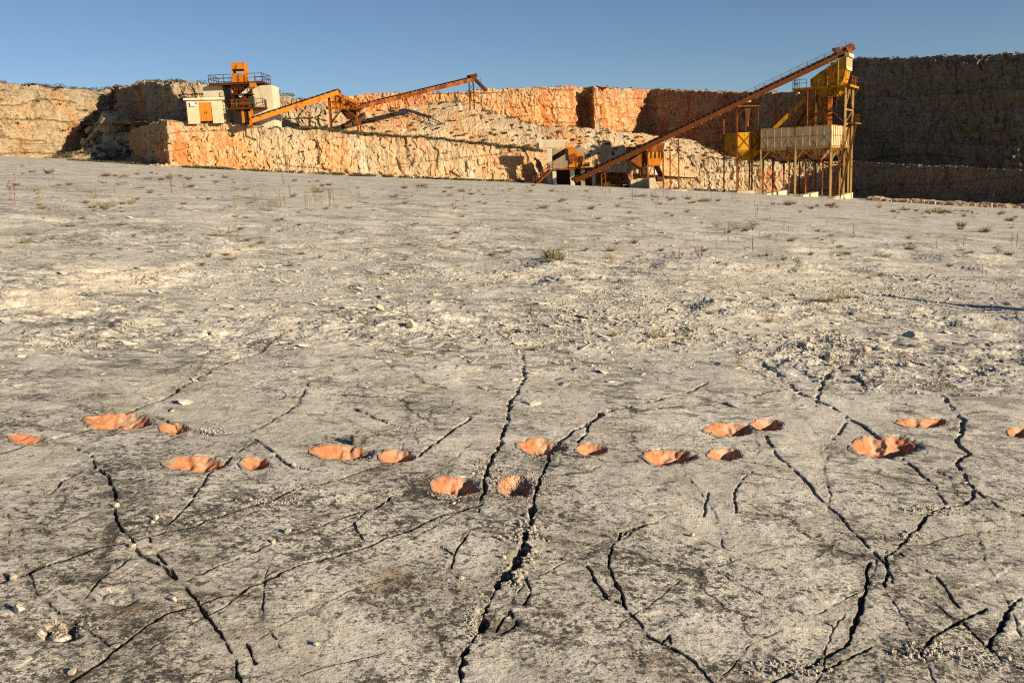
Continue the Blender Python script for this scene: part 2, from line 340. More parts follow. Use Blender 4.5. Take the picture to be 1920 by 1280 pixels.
# ------------------------------------------------------------------ the rock bed: traced cracks and footprints
# each crack: width in m, depth in m, photo pixels
CR = [
 (.030, .05, [(985,650),(982,690),(965,740),(955,790),(935,840),(915,880),(908,920),(898,950),(897,965)]),
 (.035, .06, [(1128,775),(1090,800),(1060,822),(1030,840),(1030,870),(1015,900),(1005,930),(1000,955)]),
 (.075, .09, [(1000,955),(995,980),(985,1010),(980,1040),(965,1065),(935,1100)]),
 (.060, .09, [(935,1100),(920,1130),(905,1170),(890,1200),(872,1228),(860,1290)]),
 (.025, .05, [(143,845),(167,854),(177,879),(207,909),(217,942),(219,976),(232,1006),(249,1018),(257,1040),(287,1060),(310,1072),(331,1094)]),
 (.014, .03, [(278,1010),(291,1040),(312,1065),(331,1094)]),
 (.020, .05, [(337,1099),(367,1128),(380,1149),(401,1179),(422,1208),(439,1238),(453,1290)]),
 (.034, .05, [(130,1290),(148,1274),(198,1242),(245,1204),(274,1183),(321,1153),(375,1139),(405,1126),(464,1111),(515,1090),(561,1069),(640,1048),(682,1035),(716,1018),(767,1002),(809,980),(855,964),(902,951)]),
 (.045, .03, [(-20,1108),(25,1090),(84,1069),(139,1052),(181,1035)]),
 (.034, .05, [(181,1035),(249,1023),(295,1008),(367,993)]),
 (.040, .03, [(367,993),(426,972),(464,959),(506,947),(544,930)]),
 (.034, .04, [(544,930),(590,919),(640,907),(661,898),(703,883),(737,877)]),
 (.020, .04, [(337,1099),(422,1063),(481,1042),(515,1025),(548,1010),(599,993),(640,978),(703,959),(733,938),(758,934)]),
 (.036, .05, [(-20,860),(0,854),(59,835),(152,810),(222,785),(262,763),(319,740),(399,688),(474,657),(516,630),(564,606)]),
 (.040, .04, [(291,784),(330,800),(367,810),(401,820)]), (.020, .03, [(401,820),(468,814),(500,797),(561,757),(567,740),(578,715)]),
 (.018, .04, [(477,829),(506,850),(527,871),(548,883),(578,888)]),
 (.017, .03, [(477,835),(422,875),(392,898),(367,934),(338,972),(312,991)]),
 (.026, .04, [(651,761),(699,786),(741,801),(784,810)]),
 (.034, .05, [(784,862),(822,833),(851,807),(881,786)]), (.016, .03, [(923,780),(945,768),(961,759)]),
 (.03, .05, [(1083,833),(1100,805),(1117,782),(1130,768)]), (.032, .04, [(1130,770),(1165,764),(1215,753),(1249,740),(1280,733),(1324,715)]),
 (.022, .05, [(1235,985),(1197,993),(1163,1006),(1146,1035),(1140,1065),(1152,1095),(1167,1120),(1170,1141),(1200,1172),(1215,1196),(1257,1217),(1299,1242),(1340,1290)]),
 (.022, .05, [(1100,1065),(1121,1103),(1138,1128),(1167,1137)]), (.009, .02, [(986,1052),(1045,1050),(1100,1065),(1140,1065)]),
 (.032, .05, [(1424,672),(1458,699),(1498,736),(1557,761),(1590,782),(1616,795),(1658,824)]),
 (.030, .05, [(1529,760),(1535,736),(1545,713),(1572,689),(1596,676)]), (.024, .05, [(1576,696),(1606,713),(1623,733)]),
 (.016, .04, [(1590,782),(1578,800),(1560,822),(1540,850)]),
 (.014, .04, [(1692,858),(1725,888),(1747,905),(1772,947)]), (.015, .04, [(1742,875),(1793,900),(1831,921),(1869,951),(1940,972)]),
 (.030, .06, [(1763,744),(1785,768),(1806,786),(1793,820),(1797,833),(1818,848),(1793,867),(1810,896),(1827,917)]),
 (.024, .06, [(1827,917),(1810,947),(1768,955),(1742,966),(1713,997),(1700,1014),(1662,1044),(1662,1065),(1658,1103)]),
 (.036, .08, [(1630,1060),(1624,1078),(1624,1111),(1612,1149),(1599,1183),(1586,1213)]), (.030, .07, [(1586,1213),(1531,1242),(1480,1266),(1430,1290)]),
 (.018, .04, [(1434,816),(1455,854),(1485,879),(1514,909),(1540,943),(1574,972),(1607,1010),(1641,1044),(1658,1061)]),
 (.035, .07, [(1530,1266),(1582,1238),(1637,1213),(1680,1222),(1721,1234),(1751,1196),(1806,1162),(1848,1145)]),
 (.016, .04, [(1679,1031),(1700,1056),(1751,1082),(1772,1107),(1797,1141)]), (.028, .06, [(1850,1215),(1860,1196),(1886,1154),(1940,1108)]),
 (.014, .04, [(1806,1170),(1840,1205),(1877,1238),(1940,1265)]),
 (.010, .03, [(1327,930),(1322,950),(1320,972),(1291,972),(1262,970),(1215,989),(1160,1014)]), (.011, .03, [(1409,888),(1379,921),(1375,945),(1379,968)]),
 (.009, .03, [(876,1010),(851,1048),(846,1070)]), (.008, .03, [(813,1027),(835,1035),(851,1046)]), (.030, .07, [(986,1092),(995,1115),(982,1141)]),
 (.018, .05, [(930,1185),(955,1150),(968,1168),(966,1180),(935,1188)]),
 (.07, .05, [(1035,578),(1060,584),(1090,593),(1147,605),(1187,607)]), (.06, .05, [(1700,630),(1760,640),(1850,650),(1930,662)]), (.08, .06, [(1845,645),(1880,636),(1935,646)]),
 (.012, .04, [(150,890),(120,905),(95,930)]), (.012, .03, [(664,985),(667,998),(680,1018)]), (.016, .05, [(462,1215),(472,1235),(480,1252)]),
 (.010, .03, [(720,1232),(680,1240),(600,1262),(560,1275)]), (.010, .03, [(95,1008),(140,985),(190,965)]), (.009, .03, [(160,1130),(185,1100),(220,1075),(250,1045)]),
 (.014, .03, [(1240,1210),(1253,1195),(1258,1210)]), (.010, .03, [(1395,1230),(1410,1245),(1420,1262)]),
 (.012, .03, [(1590,660),(1640,668),(1700,690),(1780,705)]), (.02, .04, [(1800,680),(1860,700),(1930,725)]),
]
# footprints: centre pixel, half width, half height, depth, lobes, gravel
FP = [(55,826,39,10,.035,1,0), (222,792,72,18,.06,2,0), (328,806,29,11,.05,1,0), (364,877,62,18,.06,2,0), (480,877,31,14,.04,1,0),
      (640,855,62,16,.075,1,.35), (745,862,34,12,.07,1,0), (850,918,50,20,.075,2,.4), (968,918,37,21,.06,1,.75), (1018,840,46,18,.06,1,.45),
      (1110,845,30,11,.07,1,.2), (1258,858,51,19,.08,1,.3), (1360,852,34,14,.07,1,0), (1370,803,50,13,.06,1,.15), (1440,794,35,13,.06,1,0),
      (1660,835,72,22,.08,2,.15), (1728,792,54,11,.05,2,0), (1912,810,24,9,.05,1,0)]
def jag(P, seg=.022, amp=.19):                 # broken line with fractal jitter
    out = [np.array(P[0])]
    for a, b in zip(P[:-1], P[1:]):
        pts = [np.array(a), np.array(b)]; A = .035
        while np.linalg.norm(pts[1]-pts[0]) > seg:
            q = [pts[0]]
            for u, v in zip(pts[:-1], pts[1:]):
                d = v-u; q += [(u+v)/2+np.array([-d[1], d[0]])*random.uniform(-A, A), v]
            pts = q; A = min(.21, A*1.55)
        out += pts[1:]
    return out
CRW = []
for wd, dp, pp in CR:
    g = gpt(np.array([p[0] for p in pp], float), np.array([p[1] for p in pp], float))
    CRW.append((wd, dp, jag([g[:2, i] for i in range(g.shape[1])])))
# short random cracks, all over the bed
for i in range(90):
    r = 2.6*math.exp(random.random()*2.1); a = R(random.uniform(-36, 36))
    p = np.array([math.sin(a)*r, math.cos(a)*r]); th = random.choice([.9, 1.0, 2.0, 2.2, 1.6])+random.gauss(0, .25)
    P = [p]
    for k in range(random.randint(3, 8)):
        th += random.gauss(0, .16); P.append(P[-1]+np.array([math.cos(th), math.sin(th)])*random.uniform(.15, .35)*(.5+r*.12))
    CRW.append((random.uniform(.003, .006)*(.6+r*.10), .02, jag(P)))
FPW = []
for i, (px, py, hw, hh, dp, lob, gr) in enumerate(FP):
    c = gpt(px, py)[:2]; ex = (gpt(px+hw, py)-gpt(px-hw, py))[:2]/2; ey = (gpt(px, py-hh)-gpt(px, py+hh))[:2]/2
    FPW.append((c, np.array([ex, ey]), np.linalg.inv(np.array([ex, ey]).T), dp, lob, gr, i))
def fp_rho(f, x, y):
    c, E, I, dp, lob, gr, i = f
    u = I[0, 0]*(x-c[0])+I[0, 1]*(y-c[1]); v = I[1, 0]*(x-c[0])+I[1, 1]*(y-c[1])
    an = np.arctan2(v, u)
    k = 1+.16*perlin2(np.cos(an)*1.1+i*9.1, np.sin(an)*1.1+i*3.7, 5)+.04*perlin2(np.cos(an)*3.5+i*5.1, np.sin(an)*3.5, 6)+.07*perlin2(x*14, y*14, 7)+.04*perlin2(x*40, y*40, 8)
    if lob == 2:                              # notch at the back, narrower nearer side
        k = k-.09*np.exp(-((an-1.5)/.28)**2)
        k = k*(1-.10*np.sin(-an).clip(0)*(1-np.abs(u)).clip(0))
    else: k = k*(1+.10*np.cos(an+2.6))
    return np.sqrt(u*u+v*v)/k, u, v
def fp_drop(f, x, y):
    rho, u, v = fp_rho(f, x, y)
    d = f[3]*1.15*(1-sstep(.28, 1.04, rho+.10*perlin2(x*11, y*11, 33)+.05*perlin2(x*27, y*27, 34)-.08*u))
    d = d+f[3]*.55*np.exp(-((u-.34)**2+(v+.05)**2*1.2)/.10)*(f[5] > 0 or f[4] == 2)
    if f[4] == 2: d = d*(1-.25*np.exp(-((u-.05+.15*perlin2(x*8, y*8, 35))/.14)**2)*sstep(-.3, .6, v))
    d = d*(1+.14*perlin2(x*9+3, y*9, 31)+.2*perlin2(x*24+3, y*24, 32))
    return d, rho
RINGS = [(115,1192,40,17,.03), (222,1127,42,18,.008), (930,1165,48,30,.006)]
def ground(x, y, full=False):
    r = np.hypot(x, y)
    h = .05*perlin2(x/6.2, y/6.2, 1)*np.minimum(1, r/5)+.016*perlin2(x/2.1+9, y/2.1, 2)*np.minimum(1, r/8)+.25*perlin2(x/38, y/38, 4)*sstep(20, 70, r)
    dr = np.maximum(r*r*.00055/Hn, r*.0008)  # what the sheet can carry at this distance
    def fb(sc_, o, sd, gain=.5, ox=0.):
        t = 0; a_ = 1.; nn = 0; lam = sc_
        for q in range(o):
            t = t+a_*perlin2(x/lam+ox+13.7*q, y/lam-7.1*q, sd+q*17)*(1-sstep(.22, .5, dr/lam)); nn += a_; a_ *= gain; lam /= 2.07
        return t/nn
    near = 1-sstep(9, 26, r)
    h = h+near*(.012*fb(.5, 4, 11)+.0035*fb(.09, 4, 12, .6))
    # flaking layers, stronger in the middle distance
    pt = sstep(-.25, .3, fb(3.3, 3, 21, .5, 4))
    rub = sstep(6.0, 11, r+1.5*perlin2(x/1.5, y/1.5, 22))*(.3+.7*pt)
    st = (fb(1.6, 5, 23, .55)+.2*x*.05)*9; fl = np.floor(st)
    ew = np.clip(.08+r*.009, .1, .8)
    terr = .013*np.clip(r/14, .6, 1.5)*(fl+sstep(0, 1, (st-fl)/ew))
    n2 = fb(.5, 4, 24, .6, 7)*7; fl2 = np.floor(n2)
    terr = terr+.012*(fl2+sstep(0, 1, (n2-fl2)/ew))*(1-sstep(18, 45, r))
    h = h+rub*(terr+.016*fb(.2, 3, 25, .6))
    st3 = fb(2.0, 5, 27, .5, 3)*4; fl3 = np.floor(st3)
    h = h+(1-rub)*.003*(fl3+sstep(0, .05, st3-fl3))*near
    crk = np.zeros_like(h)
    drop = np.zeros_like(h)
    for wd, dp, P in CRW:
        A = np.array(P); m = .12
        sel = np.where((x > A[:, 0].min()-m) & (x < A[:, 0].max()+m) & (y > A[:, 1].min()-m) & (y < A[:, 1].max()+m))[0]
        if not len(sel): continue
        X = x[sel]; Y = y[sel]; D = np.full(len(sel), 9.)
        k = 12                                # chunks keep the search local
        for s0 in range(0, len(A)-1, k):
            C = A[s0:s0+k+1]
            q = np.where((X > C[:, 0].min()-m) & (X < C[:, 0].max()+m) & (Y > C[:, 1].min()-m) & (Y < C[:, 1].max()+m))[0]
            if not len(q): continue
            xx = X[q]; yy = Y[q]; dd = D[q]
            for a, b in zip(C[:-1], C[1:]):
                e = b-a; L = e.dot(e)+1e-9
                t = np.clip(((xx-a[0])*e[0]+(yy-a[1])*e[1])/L, 0, 1)
                dd = np.minimum(dd, np.hypot(xx-a[0]-t*e[0], yy-a[1]-t*e[1]))
            D[q] = dd
        wv = wd*(.215 if wd > .05 else .19)*np.clip(.95+1.5*perlin2(X/.05, Y/.05, 43)+1.2*perlin2(X/.14, Y/.14, 41)+1.0*perlin2(X/.5, Y/.5, 42), .45 if .033 < wd < .047 else .02, 2.8)
        rr_ = np.hypot(X, Y); we = np.maximum(wv, .6*np.maximum(rr_*.0008, rr_*rr_*.0005)); thin = np.clip(wv/we, 0, 1); wv = we
        dr = dp*(1-sstep(.75, 1.12, D/wv))*(.72+.8*perlin2(X/.09, Y/.09, 44)).clip(.15, 1.3)*thin
        drop[sel] = np.maximum(drop[sel], dr)
        crk[sel] = np.maximum(crk[sel], np.exp(-(D/(wv*1.75+.003))**2)*.97*thin**.5)
    fpm = np.zeros_like(h)
    for f in FPW:
        c, E = f[0], f[1]; rad = np.linalg.norm(E, axis=1).max()*1.6
        sel = np.where((np.abs(x-c[0]) < rad) & (np.abs(y-c[1]) < rad))[0]
        if not len(sel): continue
        d, rho = fp_drop(f, x[sel], y[sel])
        ins = 1-sstep(.80, 1.02, rho)
        drop[sel] = drop[sel]*(1-.6*ins)+d; crk[sel] *= 1-ins
        fpm[sel] = np.maximum(fpm[sel], 1-sstep(.84, .99, rho))
    for px, py, hw, hh, dp in RINGS:
        c = gpt(px, py)[:2]; ex = (gpt(px+hw, py)-gpt(px-hw, py))[:2]/2; ey = (gpt(px, py-hh)-gpt(px, py+hh))[:2]/2
        I = np.linalg.inv(np.array([ex, ey]).T)
        sel = np.where((np.abs(x-c[0]) < .4) & (np.abs(y-c[1]) < .4))[0]
        if not len(sel): continue
        X = x[sel]-c[0]; Y = y[sel]-c[1]; u = I[0, 0]*X+I[0, 1]*Y; v = I[1, 0]*X+I[1, 1]*Y
        rr = np.hypot(u, v)*(1+.25*perlin2(X*14, Y*14, 51))
        drop[sel] += dp*np.exp(-((rr-.7)/.2)**2)*(1+.8*perlin2(X*25, Y*25, 52))+.35*dp*(1-sstep(.6, 1, rr))
    z = plane(x, y)+h-drop
    if full: return z, crk, fpm, rub, r
    return z
def gz(x, y): return float(ground(np.array([float(x)]), np.array([float(y)]))[0])
def build_ground():
    az = np.concatenate([np.linspace(-118, -34.3, 70), np.linspace(-34, 34, 1500), np.linspace(34.3, 118, 70)])
    t = np.concatenate([np.arange(.0088, .09, .00034), np.arange(.09, .24, .0005), np.arange(.24, .72, .00085)])
    r = np.concatenate([Hn/t, np.linspace(2.25, .25, 24)])[::-1]
    A, Rr = np.meshgrid(np.radians(az), r)
    x = (np.sin(A)*Rr).ravel(); y = (np.cos(A)*Rr).ravel()
    z, crk, fpm, rub, rr = ground(x, y, True)
    z = z-.014*fpm
    lich = np.clip(.36+.48*(1-sstep(3.5, 9, rr))-.12*sstep(12, 50, rr)+.25*fbm2(x/4, y/4, 3, 61), 0, 1)
    # bare pale patches where the crust has broken away
    pale = np.zeros_like(x)
    for px, py, hw, hh, k in [(230,520,130,30,.95), (90,560,110,28,.8), (340,500,40,10,.6), (1480,520,200,40,.45), (1450,600,170,30,.4), (960,520,90,10,.5), (450,470,70,8,.6), (1640,585,160,22,.3), (1250,620,70,22,.5)]:
        c = gpt(px, py)[:2]; ex = (gpt(px+hw, py)-gpt(px-hw, py))[:2]/2; ey = (gpt(px, py-hh)-gpt(px, py+hh))[:2]/2
        I = np.linalg.inv(np.array([ex, ey]).T); X = x-c[0]; Y = y-c[1]
        u = np.hypot(I[0, 0]*X+I[0, 1]*Y, I[1, 0]*X+I[1, 1]*Y)
        pale = np.maximum(pale, k*(1-sstep(.45, 1.15, u+.45*fbm2(x/.5, y/.5, 4, 62))))
    lich = lich*(1-.8*pale)
    me = mesh_np('rock_ground', np.stack([x, y, z], 1), grid_q(len(r), len(az))[:, ::-1] if False else grid_q(len(r), len(az)), M['ground'], True,
                 dict(lich=lich, crk=crk, pale=pale))
    o = link('ground', me); tag(o, kind='structure'); return o
G_OBJ = build_ground()

ORD = ['long shallow', 'broad two-lobed', 'small rounded', 'heart-shaped', 'smooth round']
FPL = ['long shallow orange footprint at the left edge of the trackway', 'widest left orange footprint split by a crack down its middle',
       'small orange footprint beside the wide split one at left', 'heart-shaped orange footprint with smooth floor left of the crack',
       'round shallow orange footprint right of the heart-shaped one', 'orange footprint with a dark stone standing on its back rim',
       'small orange footprint just right of the one with the rim stone', 'deep orange footprint touching the central crack, gravel at its front',
       'orange footprint mostly filled with grey gravel right of the central crack', 'orange footprint with gravel floor behind the central crack',
       'narrow half-shaded orange footprint beside a thin crack', 'deep orange footprint with its right half grey and shaded',
       'slanting orange footprint right of the half-grey one', 'broad orange footprint joined by a dark crack to its neighbour',
       'oval orange footprint at the right end of a dark crack', 'largest orange footprint, cut by a crack, with a deep dark hollow',
       'long ragged orange footprint behind the largest one', 'orange footprint cut off by the right edge of the photo']
def build_fp(f):
    c, E, I, dp, lob, gr, i = f
    n = 84; g = np.linspace(-1.28, 1.28, n); uu, vv = np.meshgrid(g, g); uu = uu.ravel(); vv = vv.ravel()
    x = c[0]+E[0, 0]*uu+E[1, 0]*vv; y = c[1]+E[0, 1]*uu+E[1, 1]*vv
    z, crk, fpm, rub, r = ground(x, y, True)
    rho, u, v = fp_rho(f, x, y)
    z = z+.004+.006*fbm2(x*22, y*22, 3, 71)*(1-sstep(.7, 1, rho))-.022*sstep(.93, 1.06, rho+.05*perlin2(x*30, y*30, 72))
    q = grid_q(n, n); q = q[(rho[q] < 1.16).all(1)]
    used = np.unique(q); mp = np.full(n*n, -1); mp[used] = np.arange(len(used))
    dirt_shade = np.clip(gr*1.3*sstep(-.1, .5, perlin2(x*5+i, y*5, 73)+.9*u-.3)+.85*sstep(.70, 1.0, rho+.3*perlin2(x*9, y*9, 74)-.1*v)+.45*sstep(.0, .7, u-.3*v)*(.3+1.6*gr)-.03, 0, .95)  # edge grime, gravel tone, and right-side shade painted into the clay
    c3 = np.array([c[0], c[1], z.min()])
    me = mesh_np('footprint', np.stack([x, y, z], 1)[used]-c3, mp[q], M['clay'], True, dict(dirt_shade=dirt_shade[used]))
    o = link('footprint', me, org=c3); tag(o, FPL[i], 'footprint', 'orange footprints in the rock bed')
for f in FPW: build_fp(f)

# ------------------------------------------------------------------ stones and gravel
def ico(sub=1):
    import bmesh
    bm = bmesh.new(); bmesh.ops.create_icosphere(bm, subdivisions=sub, radius=1)
    v = np.array([p.co[:] for p in bm.verts]); f = np.array([[q.index for q in p.verts] for p in bm.faces]); bm.free(); return v, f
I1, I2, I3 = ico(1), ico(2), ico(3)
def stone_v(base, seed, rgd=.35, cuts=7):     # angular lump: a sphere cut by random planes
    v = base[0].copy(); rg = np.random.default_rng(seed)
    for k in range(cuts):
        n = nrm(rg.normal(size=3)); d = rg.uniform(.45, .85); s = v@n
        v = v-np.outer(np.maximum(s-d, 0), n)
    v = v*(1+rgd*.3*perlin3(v*2.1+seed, 3)[:, None])
    return v*np.array([1, rg.uniform(.7, 1), rg.uniform(.55, .9)])
def merged(name, items, mat, variants, base, kind='stuff', label=None):   # items: x, y, z, size
    it = np.array(items); vs_ = [stone_v(base, 100+k) for k in range(variants)]; fs = base[1]
    V = []; Fq = []; n = 0
    for j, (x, y, z, s) in enumerate(it):
        v = vs_[j % variants]; a = random.random()*6.28; ca, sa = math.cos(a)*s, math.sin(a)*s
        V.append(np.stack([v[:, 0]*ca-v[:, 1]*sa+x, v[:, 0]*sa+v[:, 1]*ca+y, v[:, 2]*s+z], 1)); Fq.append(fs+n); n += len(v)
    me = mesh_np(name, np.concatenate(V), np.concatenate(Fq), mat, False)
    o = link(name, me); tag(o, label, None, None, kind); return o
its = []
def scatter(px, py, sx, sy, n, s0, s1):
    P = []
    for i in range(n):
        a, b = random.gauss(px, sx), random.gauss(py, sy)
        if b < 335: continue
        g = gpt(a, b); P.append((g[0], g[1], s0*(s1/s0)**(random.random()**2)))
    return P
pp = []
for (px, py, sx, sy, n, s0, s1) in [
   (988,1020,9,28,150,.005,.020), (960,1085,12,14,110,.005,.020), (985,1005,18,14,60,.008,.02), (890,1170,9,20,160,.004,.008), (975,920,24,10,900,.003,.007), (1000,905,18,8,300,.003,.007),
   (1015,845,14,7,420,.003,.007), (850,935,18,4,240,.003,.008), (655,862,20,5,160,.003,.007), (1270,868,14,5,120,.003,.007), (505,948,30,3,110,.004,.010), (560,925,20,3,50,.004,.010),
   (1750,960,24,6,120,.005,.014), (1705,1008,12,6,70,.005,.016), (1480,1258,40,9,140,.005,.015), (1740,1225,40,10,160,.005,.015), (1850,1235,30,12,70,.005,.015), (130,1185,25,8,70,.003,.008),
   (1300,800,30,8,60,.004,.010), (910,890,14,14,120,.005,.014), (400,812,20,5,60,.005,.013), (1560,668,60,12,260,.008,.032), (1700,700,60,20,260,.007,.026), (1820,715,60,18,130,.007,.026),
   (1250,620,55,14,420,.008,.035), (1500,640,70,12,320,.010,.04), (1450,540,140,30,1300,.008,.022), (1600,560,90,20,700,.008,.022), (1180,570,80,20,500,.010,.03), (1010,610,60,20,300,.010,.03),
   (620,520,160,24,260,.010,.028), (420,500,70,16,250,.010,.03), (640,560,120,20,120,.010,.025), (250,612,16,6,160,.008,.02), (880,520,140,12,320,.010,.03), (1350,500,140,14,380,.010,.03),
   (1700,540,90,16,420,.012,.045), (80,560,70,12,260,.008,.018), (120,640,60,12,120,.01,.02), (700,600,150,30,150,.008,.02), (1100,660,150,25,300,.008,.02), (500,640,120,30,160,.008,.02),
   (960,430,520,45,700,.010,.035), (960,470,560,60,700,.008,.025), (1300,560,400,60,350,.006,.02), (960,800,700,130,700,.0025,.007), (960,1050,700,160,900,.002,.005), (1850,560,80,30,300,.01,.035), (1220,350,90,4,200,.04,.12)]:
    pp += scatter(px, py, sx, sy, n, s0, s1)
pp = np.array(pp); zz = ground(pp[:, 0], pp[:, 1])
infp = np.zeros(len(pp))
for f in FPW: infp = np.maximum(infp, fp_rho(f, pp[:, 0], pp[:, 1])[0] < .95)
merged('gravel', np.stack([pp[:, 0], pp[:, 1], zz+pp[:, 2]*.25+.007*infp, pp[:, 2]], 1), M['gravel'], 14, I1, label='pale limestone chips and gravel strewn over the rock bed')
# thin broken flakes lifting off the bed in the middle distance
pf = []
for px, py, sx, sy, n in [(960,520,560,70,900), (1000,620,600,55,550), (960,430,560,40,350), (1180,590,80,14,200), (880,515,110,8,160), (1500,540,200,40,300), (560,560,200,40,300), (1700,660,120,30,110)]: pf += scatter(px, py, sx, sy, n, .018, .085)
pf = np.array(pf); zz = ground(pf[:, 0], pf[:, 1]); V = []; Fq = []; n_v = 0
fvs = [stone_v(I1, 700+k, .5, 8)*np.array([1.3, .9, .26]) for k in range(16)]
for j, (x, y, s_) in enumerate(pf):
    v = fvs[j % 16]*s_*(1+.02*y); a_ = random.random()*6.28; ti = random.gauss(0, .22); ca, sa = math.cos(a_), math.sin(a_)
    X = v[:, 0]*ca-v[:, 1]*sa; Y = v[:, 0]*sa+v[:, 1]*ca; V.append(np.stack([X+x, Y+y, v[:, 2]+X*ti+zz[j]+.004], 1)); Fq.append(I1[1]+n_v); n_v += len(v)
o = link('rock_flakes', mesh_np('rock_flakes', np.concatenate(V), np.concatenate(Fq), M['flake'], False)); tag(o, 'thin pale rock flakes littering the middle distance of the floor', kind='stuff')
# single stones: pixel of the base, width in pixels, label
ST = [(219,958,12,'white cube-shaped stone in the leftmost deep crack'), (770,610,22,'cream angular stone standing alone in the middle distance'),
      (447,575,17,'pale rounded stone beside dark flakes in the left middle distance'), (38,1158,22,'pale stone with a long shadow at the lower left edge'),
      (26,1092,17,'angular stone lodged in the filled crack at the left edge'), (293,984,11,'small stone perched on its twin left of centre'), (287,990,8,'smaller stone at the foot of its perched twin'),
      (249,1034,12,'stone at the crossing of the two left cracks'), (541,1010,14,'knobbly stone on the thin slanting crack left of centre'), (513,1028,9,'small stone just left of the knobbly one on the thin crack'),
      (851,952,8,'little white stone below the deep footprint'), (866,1092,9,'little stone with shadow left of the rubble-filled crack'), (138,1270,16,'grey stone at the bottom left corner'),
      (327,1136,12,'pale stone between the heart-shaped print and the bottom edge'), (217,1222,14,'flat pale stone on the slanting bottom left crack'), (1299,1014,8,'small brownish stone on the smooth bed right of centre'),
      (594,1218,11,'stone in a hollow near the bottom edge, left of centre'), (552,880,9,'white chip at the end of the crack right of the round print'), (1713,632,36,'long pale boulder at the right middle distance'),
      (1510,650,26,'tilted pale slab beside the gravel at right'), (1655,655,30,'pale boulder below the long one at right'), (1702,690,16,'yellowish stone in the gravel hollow at right'),
      (375,595,16,'flat pale stone left of the rounded one'), (402,626,17,'split pale stone with dark side in the left middle distance'), (178,665,8,'small white stone on the smooth left slab'),
      (712,578,15,'low white stone up the slope from the lone cream one'), (725,555,24,'flat white slab in the middle distance'), (666,838,26,'dark lichen-covered stone standing on a footprint rim'),
      (1825,403,8,'lone stone on the far right of the floor'), (1252,628,24,'white broken block in the central rubble'), (1215,622,14,'cracked white lump left of the broken block'), (1290,615,13,'pale lump right of the broken block'),
      (1560,672,22,'pale stone at the head of the twin right cracks'), (1478,632,20,'small boulder in the rubble above the pale grass tuft'), (1625,662,16,'stone between the two dry stalks at right'), (1890,575,20,'pale slab at the right edge beside the long shadow')]
for k, (px, py, wp, lb) in enumerate(ST):
    g = gpt(px, py); d = gdep(px, py); s = wp*d/FPX*.62
    v = stone_v(I3, 300+k, .5, 9)*s
    if 'slab' in lb or 'flat' in lb or 'boulder' in lb or 'block' in lb or 'lump' in lb: v[:, 2] *= .5
    if 'standing on' in lb: v[:, 2] *= 1.25
    z = gz(g[0], g[1])
    me = mesh_np('stone', v, I3[1], M['rock'] if 'dark lichen' not in lb else mat_rock('lichen covered limestone', (.12, .11, .09), (.2, .18, .14), 14), False)
    o = link('stone', me, org=(g[0], g[1], z-v[:, 2].min()*.72)); o.rotation_euler = (random.gauss(0, .15), random.gauss(0, .15), random.random()*6.3)
    tag(o, lb, 'stone', 'loose stones on the rock bed')
# ------------------------------------------------------------------ quarry faces
def rock_disp(p, k=1.):
    a = .9*perlin3(p/np.array([8, 8, 16.]), 3)
    wq = p+np.stack([perlin3(p/1.1, 8), perlin3(p/1.1, 9), perlin3(p/1.1, 10)], 1)*.35
    f1, f2, c, off, rv = voro3(wq/np.array([1.25, 1.25, 2.3]), 5)
    b = (c-.5)*.5+(off*rv).sum(1)*.6-.05*np.exp(-((f2-f1)/.04)**2)
    f1, f2, c, off, rv = voro3(wq/np.array([.45, .45, .85]), 7)
    e = (c-.5)*.30+(off*rv).sum(1)*.34-.03*np.exp(-((f2-f1)/.06)**2)
    s = .30*perlin3(p*np.array([.05, .05, .8]), 11)+.22*np.sign(perlin3(p*np.array([.06, .06, .55]), 14))+.34*fbm3(p*np.array([1.3, 1.3, .16]), 4, 12)
    return k*(a+b*.75+e+s+.22*fbm3(p/.5, 3, 13, .65))
RIB = {}
